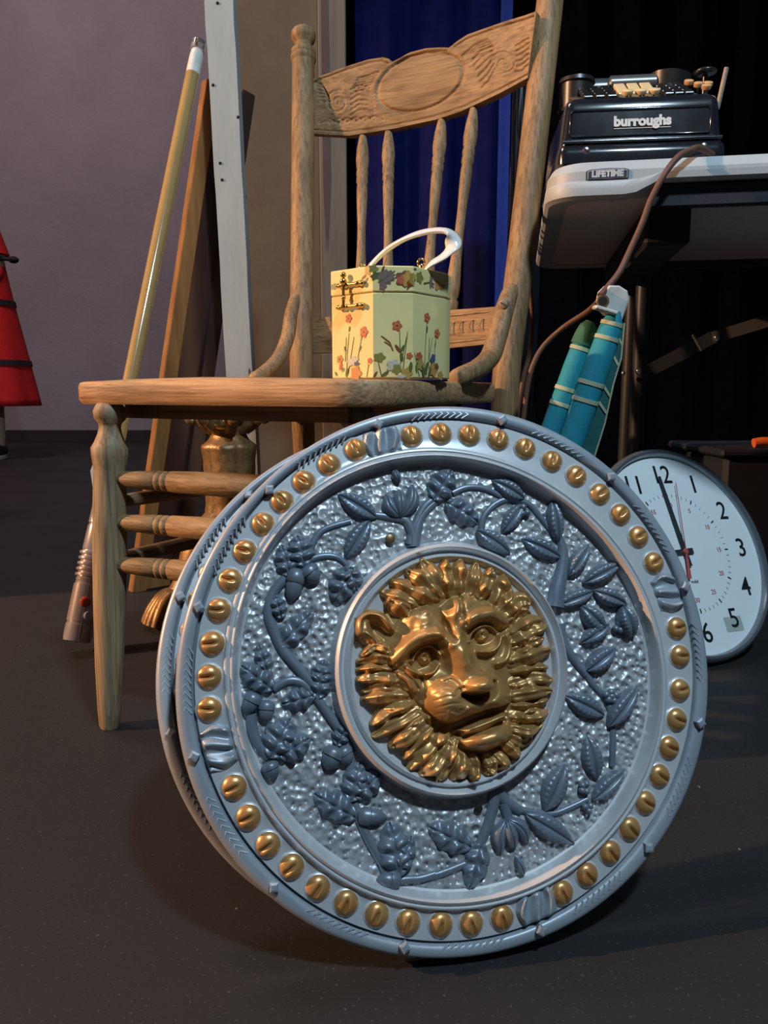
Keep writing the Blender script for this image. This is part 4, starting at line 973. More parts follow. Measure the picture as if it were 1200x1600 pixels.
bands(o1, r1t, r1b, .0165, [tpar(x, y, r1t, r1b) for x, y in ((957, 507), (948, 529), (920, 598), (908, 624))], .010)
r2t, r2b = P(922, 502, 1.03), None
q = P(805, 830, 1.05); dd = (q-r2t).normalized(); r2b = r2t+dd*((r2t.z-.03)/(-dd.z))
o2 = roll(r2t, r2b, .0140, M['teal'], 'canvas_roll')
bands(o2, r2t, r2b, .0140, [tpar(x, y, r2t, r2b, 1.03) for x, y in ((915, 524), (907, 545), (884, 608), (876, 632))], .010)
mb = MB(); f_ = [.35, .8, .95, 1.0]; a_, b_ = r2t, r2t.lerp(r2b, .06); mb.lathe(a_, b_, [(0, .0055), (.2, .0112), (.6, .0138), (1, .0148)], 24); obj('green_end', mb, M['tealgreen'], o2, smooth=60)
# flat panel hanging beside the rolls
mb = MB(); A = [P(975, 505, 1.01), P(970, 560, 1.01), P(958, 600, 1.01), P(945, 660, 1.015), P(928, 715, 1.02)]
dd = (A[-1]-A[-2]).normalized(); A.append(A[-1]+dd*((A[-1].z-.03)/(-dd.z)))
dp = (r1b-r1t).normalized(); B = [r1t+dp*((a-r1t).dot(dp)) + Vector((.006, .004, 0)) for a in A]
th = Vector((0, .006, 0)); vs = []; 
for a, b in zip(A, B): vs += [b, a, a+th, b+th]
n_ = len(A)-1; fs = [(0, 1, 2, 3), (4*n_+3, 4*n_+2, 4*n_+1, 4*n_)]
for i in range(n_):
    for k in range(4): l = (k+1) % 4; fs.append((4*i+k, 4*i+4+k, 4*i+4+l, 4*i+l))
mb.add(vs, fs); pn = obj('canvas_panel', mb, M['tealdark'], fc_)
mb = MB(); mb.tube([a+Vector((0, -.001, 0)) for a in A], .0012, 8); obj('white_piping', mb, stripe, pn)
cu_ = [0.]
for a, b in zip(A[:-1], A[1:]): cu_.append(cu_[-1]+(b-a).length)
def along(L, s_):
    return Vector([np.interp(s_, cu_, [p[k] for p in L]) for k in range(3)])
for ys in (540, 572, 620, 646):
    s_ = np.interp(ys, [505, 560, 600, 660, 715], cu_[:5]); mb = MB(); vs = []
    for q in range(9):
        t_ = .25+.75*q/8
        for w2 in (-.0022, .0022):
            ss = s_+w2+.012*(t_-1); vs.append(along(B, ss-.008).lerp(along(A, ss), t_)-Vector((0, .0012, 0)))
    mb.add(vs, [(2*i, 2*i+1, 2*i+3, 2*i+2) for i in range(8)]); obj('stripe', mb, stripe, pn)
# white plastic end
wp_ = pmat('white_moulded_plastic', (.62, .60, .57), rough=.4)
mb = MB(); c0 = P(958, 480, 1.02)
Zb = (r1t-r1b).normalized(); Xb = Vector((1, 0, 0)); Xb = (Xb-Zb*Xb.dot(Zb)).normalized(); Yb = Zb.cross(Xb)
o_ = P(951, 486, 1.0)
mb.prism([(-.016, .0), (-.012, .012), (-.013, .022), (-.008, .031), (.004, .034), (.016, .031), (.022, .022), (.022, -.05), (.016, -.055), (.014, -.004), (.004, -.004), (-.004, .0)], .030, O=o_+Vector((0, .005, 0)), X=Xb, Y=Zb, Z=-Yb if (-Yb).y > 0 else Yb, bev=.002)
e_ = obj('plastic_end', mb, wp_, fc_, smooth=30)
mb = MB(); mb.box(o_+Xb*(-.006)-Zb*.001-Vector((0, .004, 0)), (.030, .020, .005), X=Xb, Y=Yb, Z=Zb, bev=.0015); obj('end_lip', mb, wp_, e_)
mb = MB(); hc = P(941, 471, 1.0); mb.lathe(hc+Vector((0, .006, 0)), hc-Vector((0, .0025, 0)), [(0, .0075), (.9, .0085), (1, .0075)], 20, pmat('brass_grommet', (.3, .2, .08), rough=.4, metal=.7)); g_ = obj('grommet', mb, None, e_)
mb = MB(); mb.lathe(hc, hc-Vector((0, .003, 0)), [(0, .0055), (1, .0055)], 20, M['hole']); obj('hole', mb, None, g_)

# ================================================================== WALL CLOCK
ck_n = Vector((.3986, -.7921, .4623)).normalized()
Rcam = Matrix(((1, 0, 0), (0, SP, -CP), (0, CP, SP)))       # columns: right, up, back
def rotm(ax, ay, az):
    return Matrix.Rotation(ax, 3, 'X') @ Matrix.Rotation(ay, 3, 'Y') @ Matrix.Rotation(az, 3, 'Z')
ckR = Rcam @ rotm(-.37292107, .40996816, .18265308)
sc_ck = .13984; ckc = Rcam @ Vector((3.63088, -.48733, -9.31545)) * sc_ck + Vector((0, 0, CAM_H))
mt = Matrix.Translation(ckc) @ ckR.to_4x4()
ck = empty('wall_clock', label='round grey-rimmed wall clock with black numerals, leaning on the floor behind the shield', cat='clock', matrix=mt)
RC = sc_ck*1.345
def lat(name, prof, mat, par, n=72, smooth=40):
    vs = []; fs = []
    for r, z in prof:
        for k in range(n): a = 2*PI*k/n; vs.append((r*math.cos(a), r*math.sin(a), z))
    for i in range(len(prof)-1):
        for k in range(n): l = (k+1) % n; fs.append((i*n+k, i*n+l, (i+1)*n+l, (i+1)*n+k))
    if prof[-1][0] < .003: fs.append(tuple(range((len(prof)-1)*n, len(prof)*n)))
    if prof[0][0] < .02: fs.append(tuple(reversed(range(n))))
    mb = MB(); mb.add(vs, fs); return obj(name, mb, mat, par, local=True, smooth=smooth)
lat('case_back', [(.01, -.022), (RC-.015, -.022), (RC-.006, -.018), (RC-.002, -.004)], pmat('dark_clock_case', (.03, .035, .045), rough=.4), ck)
lat('rim', [(RC-.002, -.006), (RC, -.002), (RC, .004), (RC-.002, .009), (RC-.006, .0115), (RC-.010, .0105), (RC-.0125, .006), (RC-.013, .0005)], pmat('grey_brushed_rim', (.28, .32, .36), rough=.3, metal=.75, nscale=3), ck)
lat('dial', [(RC-.0125, 0), (RC*.5, 0), (.001, 0)], pmat('white_dial', (.80, .86, .88), (.78, .84, .86), rough=.5, nscale=2), ck)
ink = pmat('black_ink', (.01, .012, .016), rough=.5); redi = pmat('red_ink', (.55, .10, .10), rough=.5)
Xc, Yc, Zc = ckR.col[0], ckR.col[1], ckR.col[2]
def ckp(x, y, z=0.): return ckc+Xc*x+Yc*y+Zc*z
rn = sc_ck*1.0
for h in range(1, 13):
    a = PI/2-h*PI/6; tm = text_mesh(str(h), .047, ckp(rn*math.cos(a), rn*math.sin(a), .0006), Xc, Yc, .0002, .0002); obj('numeral', tm, ink, ck, smooth=0)
    tm = text_mesh(str(h*5) if h < 12 else '60', .0115, ckp(rn*.60*math.cos(a), rn*.60*math.sin(a), .0006), Xc, Yc, .0002); obj('minute_numeral', tm, redi, ck, smooth=0)
mb = MB()
for m_ in range(60):
    a = PI/2-m_*PI/30; big = m_ % 5 == 0; r0, r1_ = (rn*.70, rn*.755) if big else (rn*.71, rn*.75); w_ = .0022 if big else .0006
    d = Xc*math.cos(a)+Yc*math.sin(a); mb.box(ckp(rn*.73*math.cos(a), rn*.73*math.sin(a), .0005), (r1_-r0, w_, .0004), X=d, Y=Zc.cross(d), Z=Zc)
tk = obj('minute_track', mb, ink, ck, smooth=0); tk['kind'] = 'stuff'
handm = pmat('dark_hand', (.05, .06, .07), rough=.35, metal=.3)
def hand(name, ang, l, back, w0, w1, z, mat):
    d = Xc*math.cos(ang)+Yc*math.sin(ang); s_ = Zc.cross(d); mb = MB(); o_ = ckp(0, 0, z)
    mb.prism([(-back, -w0), (-back, w0), (l, w1), (l, -w1)], .0010, O=o_, X=d, Y=s_, Z=Zc); return obj(name, mb, mat, ck, smooth=0)
hand('minute_hand', PI/2-math.radians(-4), rn*.98, .026, .0048, .0028, .004, handm)
hand('hour_hand', PI/2+math.radians(92), rn*.62, .020, .0052, .0034, .0025, handm)
s_h = hand('second_hand', PI/2-math.radians(10.5), rn*.90, .0, .0006, .0004, .0058, redi)
hand('second_hand_tail', PI/2-math.radians(190.5), .048, 0, .0018, .0032, .0058, redi)
mb = MB(); mb.lathe(ckp(0, 0, .002), ckp(0, 0, .008), [(0, .005), (.9, .005), (1, .003)], 18, redi); obj('centre_cap', mb, None, ck)
tm = text_mesh('mdel', .0085, ckp(.006, -.052, .0006), Xc, Yc, .0001); obj('dial_lettering', tm, ink, ck, smooth=0)
mb = MB(); mb.prism([(-.020, 0), (.020, 0), (.020, .025), (-.020, .025)], .0003, O=ckp(.066, -.142, .0004), X=Xc, Y=Yc, Z=Zc); obj('clear_sticker', mb, pmat('yellowed_sticker', (.48, .55, .50), rough=.3), ck, smooth=0)

# ================================================================== SHIELDS
SS = .1978
shR = Rcam @ rotm(-.16500999, .18160481, 0.)
AZ = 1.09529492; PIT = .12858685
shC = Rcam @ Vector((.30354941, -.6387147, -3.17929366)) * SS + Vector((0, 0, CAM_H))
sXa, sYa, sZa = shR.col[0].copy(), shR.col[1].copy(), shR.col[2].copy()
shM = Matrix.Translation(shC) @ shR.to_4x4()
shI = np.array(shM.inverted())
A_ = np.array(shR); Cw = np.array(shC); CAMP = np.array([0, 0, CAM_H])
def S(px, py, h=0.):
    """photo pixel -> shield-plane coordinates (metres) at height h above the plane; vectorised"""
    px = np.asarray(px, float); py = np.asarray(py, float); h = np.broadcast_to(np.asarray(h, float), px.shape)
    a = (px-600)/FPX; b = -(py-800)/FPX
    d = np.stack([a, CP+b*SP, -SP+b*CP], -1)
    nz = A_[:, 2]; t = (((Cw-CAMP) @ nz) + h)/(d @ nz)
    w_ = CAMP+d*t[..., None]-Cw
    q = w_ @ A_
    return q[..., 0], q[..., 1]
def S1(px, py, h=0.): x, y = S(px, py, h); return Vector((float(x), float(y), float(h)))
def c2(x, y): return (220+x/2.609, 620+y/2.609)
def c3(x, y): return (640+x/2.553, 620+y/2.553)
def c4(x, y): return (220+x/2.609, 1040+y/2.609)
def c5(x, y): return (660+x/2.609, 1040+y/2.609)
RIV = [(643, 681), (689, 677), (734, 679), (779, 686), (821, 700), (863, 720), (901, 743), (938, 771), (970, 803), (998, 838), (1022, 879), (1058, 981), (1063, 1025), (1063, 1078), (1058, 1124), (1046, 1168), (1031, 1212), (1009, 1254), (985, 1295), (954, 1332), (918, 1367), (879, 1395), (785, 1434), (737, 1443), (689, 1445), (638, 1441), (589, 1429), (541, 1411), (497, 1387), (456, 1354), (419, 1320), (388, 1277), (366, 1230), (327, 1108), (327, 1057), (332, 1005), (342, 953), (360, 906), (383, 861), (411, 818), (441, 783), (475, 752), (514, 725), (556, 702)]
RIDGE = [(680, 703.6), (595.6, 719), (526.6, 752), (465, 798), (411.6, 854), (383, 907.5), (362, 965), (356, 1041.6), (361.8, 1090), (381, 1166.5), (411.6, 1239), (457.6, 1308), (526.6, 1365.8), (603, 1400), (680, 1411.8), (775, 1408), (851.6, 1377), (928, 1323.6), (985.8, 1254.6), (1016, 1174), (1037.5, 1090), (1034, 1011.7), (1018, 957), (986, 894), (937.7, 831.5), (875, 776.7), (804.5, 733.6), (718, 708)]
OUT = [(657, 634.6), (720, 638), (797, 655), (880, 687), (953, 731), (1008, 784.5), (1055, 855), (1086.5, 933), (1100, 1011.7), (1102.7, 1059), (1093, 1132), (1060.5, 1266), (1014.6, 1335), (960, 1398), (886, 1452), (820, 1478), (736.7, 1490), (668, 1491), (603, 1484), (277, 1060), (276, 1117), (289, 1205), (335, 1308), (427, 1411), (284, 1000), (300, 930), (340, 845), (400, 768), (480, 698), (570, 650)]
MEDR = [(716, 849), (620, 875), (564, 911), (522.5, 1017), (536, 1109), (583, 1198), (646, 1234), (722.7, 1247), (789, 1228), (843, 1172), (882.6, 1093), (885.7, 1042.7), (865, 951), (821, 900), (773, 865)]
def ringfit(pts, h, order):
    x, y = S([p[0] for p in pts], [p[1] for p in pts], h); ph = np.arctan2(y, x); r = np.hypot(x, y)
    def basis(p): return np.stack([np.ones_like(p)]+[f(k*p) for k in range(1, order+1) for f in (np.cos, np.sin)], -1)
    c = np.linalg.lstsq(basis(ph), r, rcond=None)[0]
    return lambda p: basis(np.asarray(p, float)) @ c
rV = ringfit(RIV, 0., 3); rG = ringfit(RIDGE, .003, 3); rO = ringfit(OUT, -.003, 3); rM = ringfit(MEDR, .002, 2)
NPH = 256; PHI = np.linspace(0, 2*PI, NPH, endpoint=False)
vV, vG, vO, vM = rV(PHI), rG(PHI), rO(PHI), rM(PHI)
def ringmesh(stations):
    """stations: list of (radius array, z)"""
    vs = []
    for r, z in stations:
        r = np.broadcast_to(r, PHI.shape); z = np.broadcast_to(z, PHI.shape)
        vs += list(zip((r*np.cos(PHI)).tolist(), (r*np.sin(PHI)).tolist(), z.tolist()))
    mb = MB(); n = NPH; fs = []
    for k in range(len(stations)-1):
        for i in range(n): j = (i+1) % n; fs.append((k*n+i, k*n+j, (k+1)*n+j, (k+1)*n+i))
    mb.add(vs, fs); return mb
def outward(mb):      # make faces look towards +z (ring meshes run from inside outwards)
    mb.f = [tuple(reversed(f)) for f in mb.f]; return mb
sh = empty('toy_shield', matrix=shM, label='front silver-blue toy shield with a gold lion head, propped against the chair', cat='shield', group='stacked toy shields')
def part(name, mb, mat, par=None, smooth=40): return obj(name, mb, mat, par or sh, local=True, smooth=smooth)
g1 = vV+.0112; g2 = vV+.0128; g3 = vV+.0142
wr = vO-g3
rimst = [(g1-.0005, -.0002), (g1+.0006, -.0035), (g2, -.0048), (g3-.0008, -.0035), (g3, .0004), (g3+.0012, .0016), (g3+wr*.35, .0022), (g3+wr*.65, .0018), (g3+wr*.85, .0008), (g3+wr*.95, -.0012), (vO, -.0038), (vO+.0003, -.009), (vO-.0002, -.0125), (vO+.0008, -.0145), (vO+.0004, -.0165), (vO-.004, -.0165), (vO-.005, -.013), (vO-.007, -.006), (g3, -.004)]
part('rim', outward(ringmesh(rimst)), M['slate'])
bandst = [(vG-.0090, -.0078), (vG-.0066, -.0068), (vG-.0048, -.0020), (vG-.0036, .0036), (vG-.0022, .0056), (vG-.0006, .0050), (vG+.0002, .0036), (vG+.0010, .0036), (vG+.0020, .0048), (vG+.0032, .0044), (vG+.0044, .0014), (vG+.0062, .0002), (vV-.004, .0), (vV+.006, .0), (g1, -.0001)]
part('stud_band', outward(ringmesh(bandst)), M['silver'])
fst = [(vM+.0005, -.0070)]
for q in np.linspace(.04, .97, 26): fst.append((vM*(1-q)+(vG-.007)*q, -.0071+.0010*math.sin(PI*q)))
fst.append((vG-.0080, -.0078))
part('hammered_field', outward(ringmesh(fst)), M['hammered'], smooth=60)
ctrM = S1(704, 1047)
medst = [(vM*.001, .0002), (vM*.5, .0002), (vM*.84, .0002), (vM*.862, .0008), (vM*.878, .0042), (vM*.892, .0056), (vM*.908, .0044), (vM*.922, .0010), (vM*.934, .0010), (vM*.950, .0050), (vM*.968, .0078), (vM*.984, .0066), (vM*1.0, .0022), (vM*1.012, -.0030), (vM*1.03, -.0072)]
part('medallion_dish', outward(ringmesh(medst)), M['silver'])
# inner back of the shell
part('shell_back', ringmesh([(vM*.001, -.006), (vM*.9, -.008), (vG, -.0095), (vV, -.0055), (g3, -.0055)]), M['black'])

# studs: domes with a radial crease, on a thin collar
def stud(px, py, k):
    c = S1(px, py, .002); ph = math.atan2(c.y, c.x); rad = .0094; rr_ = rV(ph)
    X = Vector((math.cos(ph), math.sin(ph), 0)); Y = Vector((-X.y, X.x, 0)); n = 28; vs = []; rings = 11
    jit = random.uniform(-.25, .25); Xj = X*math.cos(jit)+Y*math.sin(jit); Yj = Y*math.cos(jit)-X*math.sin(jit)
    for i in range(rings+1):
        q = i/rings; r = rad*q; 
        for j in range(n):
            a = 2*PI*j/n; x, y = r*math.cos(a), r*math.sin(a)
            z = .0066*math.sqrt(max(0, 1-(q*.97)**2.3))
            side_ = 1/(1+math.exp(-(x+.002)/.0012))
            z *= 1-.55*math.exp(-(y/.00125)**2)*side_*(1-q**6)
            p = Vector((c.x, c.y, 0))+Xj*x+Yj*y; vs.append((p.x, p.y, z-.0004))
    mb = MB(); fs = []
    for i in range(rings):
        for j in range(n): l = (j+1) % n; fs.append((i*n+j, (i+1)*n+j, (i+1)*n+l, i*n+l))
    mb.add(vs, fs); o_ = part('stud', mb, M['gold_stud'], smooth=50)
    mb = MB(); vs = []; 
    for r, z in ((rad*.96, .0016), (rad*1.06, .0012), (rad*1.18, -.0003)):
        for j in range(n): a = 2*PI*j/n; vs.append((c.x+r*math.cos(a), c.y+r*math.sin(a), z))
    fs = []
    for i in range(2):
        for j in range(n): l = (j+1) % n; fs.append((i*n+j, (i+1)*n+j, (i+1)*n+l, i*n+l))
    mb.add(vs, fs); obj('stud_collar', mb, M['silver'], o_, local=True)
for k, (px, py) in enumerate(RIV): stud(px, py, k)
# four folded ribbon motifs between the stud groups
for k, (px, py) in enumerate(((597, 686), (1045, 925), (838, 1413), (342, 1168))):
    c = S1(px, py); ph = math.atan2(c.y, c.x); nu, nv = 30, 34; vs = []; R_ = float(rV(ph))
    for j in range(nv):
        for i in range(nu):
            u = i/(nu-1)*2-1; v = j/(nv-1)*2-1      # u radial, v tangential
            vv = v*(.0165+.002*math.cos(3*u))
            r = R_+u*.0115; a = ph+vv/R_
            zz = .0028+.0021*math.sin(3.1*v*PI*.9+1.9*u+k)+.0012*abs(math.sin(2.2*v*PI+2.2*u+k*2))
            e = min(1, 4*(1-abs(u)), 5*(1-abs(v))); zz = -.0006+(zz+.0006)*max(0, e)**.5
            vs.append((r*math.cos(a), r*math.sin(a), zz))
    mb = MB(); mb.grid(vs, nu, nv); mb.f = [tuple(reversed(f)) for f in mb.f]; part('ribbon_motif', mb, M['slate'], smooth=50)
# diamond studs on the rim and chevron groups between them
DIA = [(588, 659), (783, 657), (953, 745), (1069, 916), (1087, 1128), (1009, 1322), (844, 1456), (630, 1480), (423, 1389), (305, 1180), (309, 948), (415.5, 762)]
dph = []
for px, py in DIA:
    c = S1(px, py); ph = math.atan2(c.y, c.x); dph.append(ph); R_ = float(rO(ph)); r = R_-.0085
    mb = MB(); X = Vector((math.cos(ph), math.sin(ph), 0)); Y = Vector((-X.y, X.x, 0)); o_ = X*r+Vector((0, 0, .0008)); s_ = .0046
    vs = [o_+X*s_, o_+Y*s_, o_-X*s_, o_-Y*s_]; vs += [v+Vector((0, 0, .0052)) for v in vs]; vs += [o_+(v-o_)*.55+Vector((0, 0, .0030)) for v in vs[4:8]]
    fs = []
    for a0 in (0, 4):
        for i in range(4): j = (i+1) % 4; fs.append((a0+i, a0+j, a0+4+j, a0+4+i))
    fs.append((8, 9, 10, 11)); mb.add(vs, fs); part('diamond_stud', mb, M['slate'], smooth=0)
dph2 = sorted(p % (2*PI) for p in dph)
for i, p0_ in enumerate(dph2):
    p1_ = dph2[(i+1) % 12]+(2*PI if i == 11 else 0); mid = (p0_+p1_)/2; mb = MB()
    for k in range(9):
        a = mid+(k-4)*.0265; R_ = float(rO(a)); r0_, rm, r1__ = R_-.0118, R_-.0078, R_-.0036
        def q3(r, da, z): return Vector((r*math.cos(a+da), r*math.sin(a+da), z))
        mb.tube([q3(r0_, .014, .0013), q3(rm, -.012, .0018), q3(r1__, .014, .0006)], .0009, 6, cap=True)
    part('chevron_band', mb, M['slate'], smooth=60)
# small screw hole marks
for px, py, r_ in ((610, 842, .0034), (748, 1263, .0028)):
    c = S1(px, py, -.0036); mb = MB(); mb.lathe(c-Vector((0, 0, .0006)), c+Vector((0, 0, .0005)), [(0, r_*1.2), (.6, r_*1.2), (1, r_)], 18); part('nail_hole', mb, pmat('brass_eyelet', (.25, .16, .06), rough=.4, metal=.6) if py < 900 else M['hole'])

# ---- foliage
ZF = -.0072
def leafmesh(b, t, wpx, kind, h=.0062, curl=0.):
    h = h*1.6
    B_ = S1(*b, ZF+h*.6); T_ = S1(*t, ZF+h*.6); X = (T_-B_); L_ = math.hypot(X.x, X.y); X = Vector((X.x, X.y, 0)).normalized(); Y = Vector((-X.y, X.x, 0))
    W_ = wpx/2.609/1893/2*1.08
    nt_, ns_ = 36, 23; vs = []
    for i in range(nt_):
        q = i/(nt_-1)
        if kind == 'oak': prof_ = (math.sin(PI*min(1, q**.85))**.55)*(.80+.24*abs(math.cos(3.3*PI*q+.3)))
        elif kind == 'dot': prof_ = math.sin(PI*q**.9)**.8
        else: prof_ = math.sin(PI*q**1.1)**.6
        for j in range(ns_):
            s_ = (j/(ns_-1))*2-1; w_ = W_*max(prof_, .02)
            z = h*(max(0, 1-abs(s_)**2.6))**.6*(math.sin(PI*min(1, q*1.0+.04))**.35 if q < .97 else .3)
            if kind == 'oak':
                z *= .72+.28*math.cos(3.3*2*PI*q-2.6*abs(s_)+.6)*abs(s_)**.5; z -= .0016*math.exp(-(s_/.10)**2)
            elif kind == 'dot':
                z = z*(.75+.25*abs(s_))-.0014*math.exp(-(s_/.12)**2)
                dd_ = ((q*9) % 1)-.5; z += .0013*math.exp(-(dd_/.22)**2-((abs(s_)-.62)/.16)**2)*(1 if .1 < q < .93 else 0)
            else: z -= .0012*math.exp(-(s_/.10)**2)
            p = B_+X*(L_*q)+Y*(w_*s_+curl*L_*math.sin(PI*q)*.2); vs.append((p.x, p.y, ZF-.0008+max(0, z)))
    mb = MB(); mb.grid(vs, ns_, nt_); return mb
def addleaf(cv, b, t, w_, kind='dot', h=.0066, curl=0.):
    mb = leafmesh(cv(*b), cv(*t), w_, kind, h, curl)
    part('leaf', mb, M['leafpaint'], smooth=60)
def addstem(cv, pts, r0=.0032, r1=.0026):
    pp = smoothpath([S1(*cv(*p), ZF+.001) for p in pts], 6); n_ = len(pp); mb = MB()
    mb.tube(pp, list(np.linspace(r0, r1, n_)), 12, up=(0, 0, 1), flat=.85); part('stem', mb, M['leafpaint'], smooth=60)
def acorn(cv, cap_, tip, w_=70):
    a = S1(*cv(*cap_), ZF+.003); b = S1(*cv(*tip), ZF+.003); r = w_/2.609/1893/2; mb = MB()
    mb.lathe(a.lerp(b, .25), b, [(0, r*.85), (.3, r*1.0), (.6, r*.9), (.85, r*.5), (.96, r*.15), (1, .0003)], 18)
    mb.lathe(a, a.lerp(b, .45), [(0, r*.4), (.15, r*.9), (.5, r*1.13), (.9, r*1.12), (1, r*.9)], 18); part('acorn', mb, M['leafpaint'], smooth=50)
def berries(cv, pts, r=.0032):
    for p in pts:
        c = S1(*cv(*p), ZF+.0040); mb = MB(); mb.sphere(c, r, 12, 8); part('berry', mb, M['leafpaint'], smooth=60)
def tulip(cv, base_, lt_, rt_, ptip):
    mid_ = ((lt_[0]+rt_[0])/2, (lt_[1]+rt_[1])/2)
    for tt, cu in ((lt_, -1.), (rt_, 1.)):
        sg_ = cu if ptip[1] < base_[1] else -cu
        part('petal', leafmesh(cv(*base_), cv(*tt), 64, 'plain', .0060, sg_*-.7), M['leafpaint'], smooth=60)
    part('petal', leafmesh(cv(*base_), cv(*mid_), 66, 'plain', .0072), M['leafpaint'], smooth=60)
    q_ = (mid_[0]*.55+ptip[0]*.45-(ptip[0]-mid_[0])*.4, mid_[1]*.75+ptip[1]*.25)
    part('pistil', leafmesh(cv(*q_), cv(*ptip), 40, 'plain', .0050), M['leafpaint'], smooth=60)
L = addleaf; T = addstem
T(c2, [(1112, 612), (1108, 560), (1080, 505), (1010, 490), (940, 480)], .0055, .0028); T(c2, [(1112, 612), (1125, 540), (1150, 480), (1205, 425)], .0055, .003)
L(c2, (965, 490), (806, 392), 92); L(c2, (935, 500), (832, 662), 84)
tulip(c2, (1062, 492), (1002, 392), (1112, 352), (1032, 290)); T(c2, [(1062, 480), (1085, 520), (1105, 560)], .003, .004)
T(c2, [(688, 650), (705, 590), (750, 540), (855, 508)]); T(c2, [(680, 668), (740, 650), (800, 655), (845, 690)])
L(c2, (668, 690), (640, 560), 120, 'oak', .008); L(c2, (610, 735), (575, 600), 95, 'oak', .006)
acorn(c2, (640, 700), (610, 838)); acorn(c2, (670, 690), (722, 760), 75)
L(c2, (868, 690), (790, 840), 120, 'oak', .009); L(c2, (850, 690), (885, 800), 90, 'oak', .010)
T(c2, [(590, 740), (540, 800), (520, 880), (545, 960), (585, 1040), (680, 1150), (740, 1210)], .0042, .0046)
L(c2, (560, 1025), (705, 872), 100, 'oak'); L(c2, (575, 905), (545, 800), 70, 'oak', .007)
L(c2, (720, 1190), (752, 1070), 86, 'oak')
L(c3, (100, 410), (175, 285), 125, 'oak', .008); L(c3, (148, 418), (285, 500), 115, 'oak', .0075)
T(c3, [(0, 590), (20, 520), (60, 440), (110, 400)], .0045, .0035); T(c3, [(170, 385), (230, 362), (300, 368), (385, 408)]); T(c3, [(285, 540), (295, 480), (340, 430), (400, 408), (470, 425), (520, 480), (590, 570)])
L(c3, (465, 405), (335, 328), 82); L(c3, (455, 425), (372, 545), 72); berries(c3, ((452, 440), (468, 462), (448, 465)))
L(c3, (272, 530), (412, 622), 84, h=.008); L(c3, (602, 575), (575, 402), 74, h=.008); L(c3, (612, 640), (452, 562), 82)
T(c3, [(595, 560), (612, 620), (605, 700), (588, 770), (580, 838)], .0035, .0085)
L(c3, (640, 715), (728, 582), 72, h=.008); L(c3, (700, 742), (852, 662), 74, h=.008); L(c3, (598, 832), (748, 772), 72); L(c3, (740, 772), (882, 828), 78, h=.008)
L(c3, (790, 935), (690, 828), 86, h=.009); L(c3, (805, 905), (690, 985), 74, h=.008); berries(c3, ((838, 905), (822, 925), (840, 930), (652, 700), (668, 690)))
L(c3, (858, 832), (905, 965), 92, h=.010)
T(c3, [(605, 905), (615, 970), (650, 1040), (705, 1108)], .0034, .0036); L(c3, (712, 1095), (835, 1000), 88, h=.008)
T(c5, [(640, -10), (690, 70), (740, 130), (772, 210), (776, 300), (772, 410)], .003, .003)
L(c5, (750, 205), (588, 122), 92); L(c5, (768, 252), (892, 82), 88, h=.009); berries(c5, ((748, 118), (768, 108), (788, 120), (758, 138), (780, 142), (770, 125)), .0034)
L(c5, (718, 468), (680, 285), 92); L(c5, (700, 552), (838, 425), 78); berries(c5, ((652, 488), (668, 482), (650, 508), (668, 512), (662, 575), (678, 592), (684, 572)), .0030)
L(c5, (505, 598), (592, 402), 104); L(c5, (425, 608), (632, 732), 92)
T(c5, [(672, 545), (610, 575), (540, 602), (470, 600), (400, 588)], .0026, .003)
T(c5, [(300, 490), (290, 560), (268, 645), (230, 735)], .0055, .004); T(c5, [(300, 490), (335, 550), (400, 592)], .0055, .004); T(c5, [(330, 560), (345, 610), (350, 650)], .005, .004)
tulip(c5, (345, 625), (325, 780), (438, 735), (422, 860))
L(c5, (205, 745), (28, 662), 122, 'oak', .007); L(c5, (248, 725), (198, 918), 112, 'oak', .0065)
T(c5, [(175, 808), (120, 830), (60, 852), (0, 865)], .003, .003); T(c4, [(1200, 850), (1140, 868), (1080, 872), (1030, 880)], .003, .0034)
L(c4, (712, 122), (572, 160), 92, 'oak', .007); L(c4, (720, 140), (752, -10), 92, 'oak', .007)
T(c4, [(540, 95), (600, 62), (660, 72), (715, 130), (780, 220), (838, 310), (855, 420), (850, 520)], .0036, .0042)
L(c4, (540, 100), (408, 0), 110, 'oak', .008); L(c4, (520, 40), (480, -90), 70, 'oak', .006); acorn(c4, (470, 110), (425, 200), 66); acorn(c4, (515, 140), (505, 232), 60)
L(c4, (528, 380), (612, 218), 140, 'oak', .009); L(c4, (560, 370), (690, 300), 120, 'oak', .0085)
T(c4, [(450, 195), (455, 260), (480, 320), (525, 370)], .0045, .004); acorn(c4, (520, 390), (545, 462), 62)
acorn(c4, (800, 330), (755, 425), 78); acorn(c4, (815, 330), (852, 405), 66); L(c4, (800, 330), (850, 230), 80, 'oak', .007)
L(c4, (858, 560), (900, 395), 110, 'oak', .008); L(c4, (870, 540), (985, 440), 110, 'oak', .008)
L(c4, (880, 625), (708, 528), 118, 'oak', .008); acorn(c4, (882, 612), (1005, 618), 62)
T(c4, [(868, 560), (900, 650), (940, 730), (985, 810), (1000, 860)], .0038, .0036)
L(c4, (1060, 870), (1020, 645), 140, 'oak', .009); L(c4, (1050, 860), (1110, 700), 90, 'oak', .008); acorn(c4, (1060, 875), (960, 870), 60)

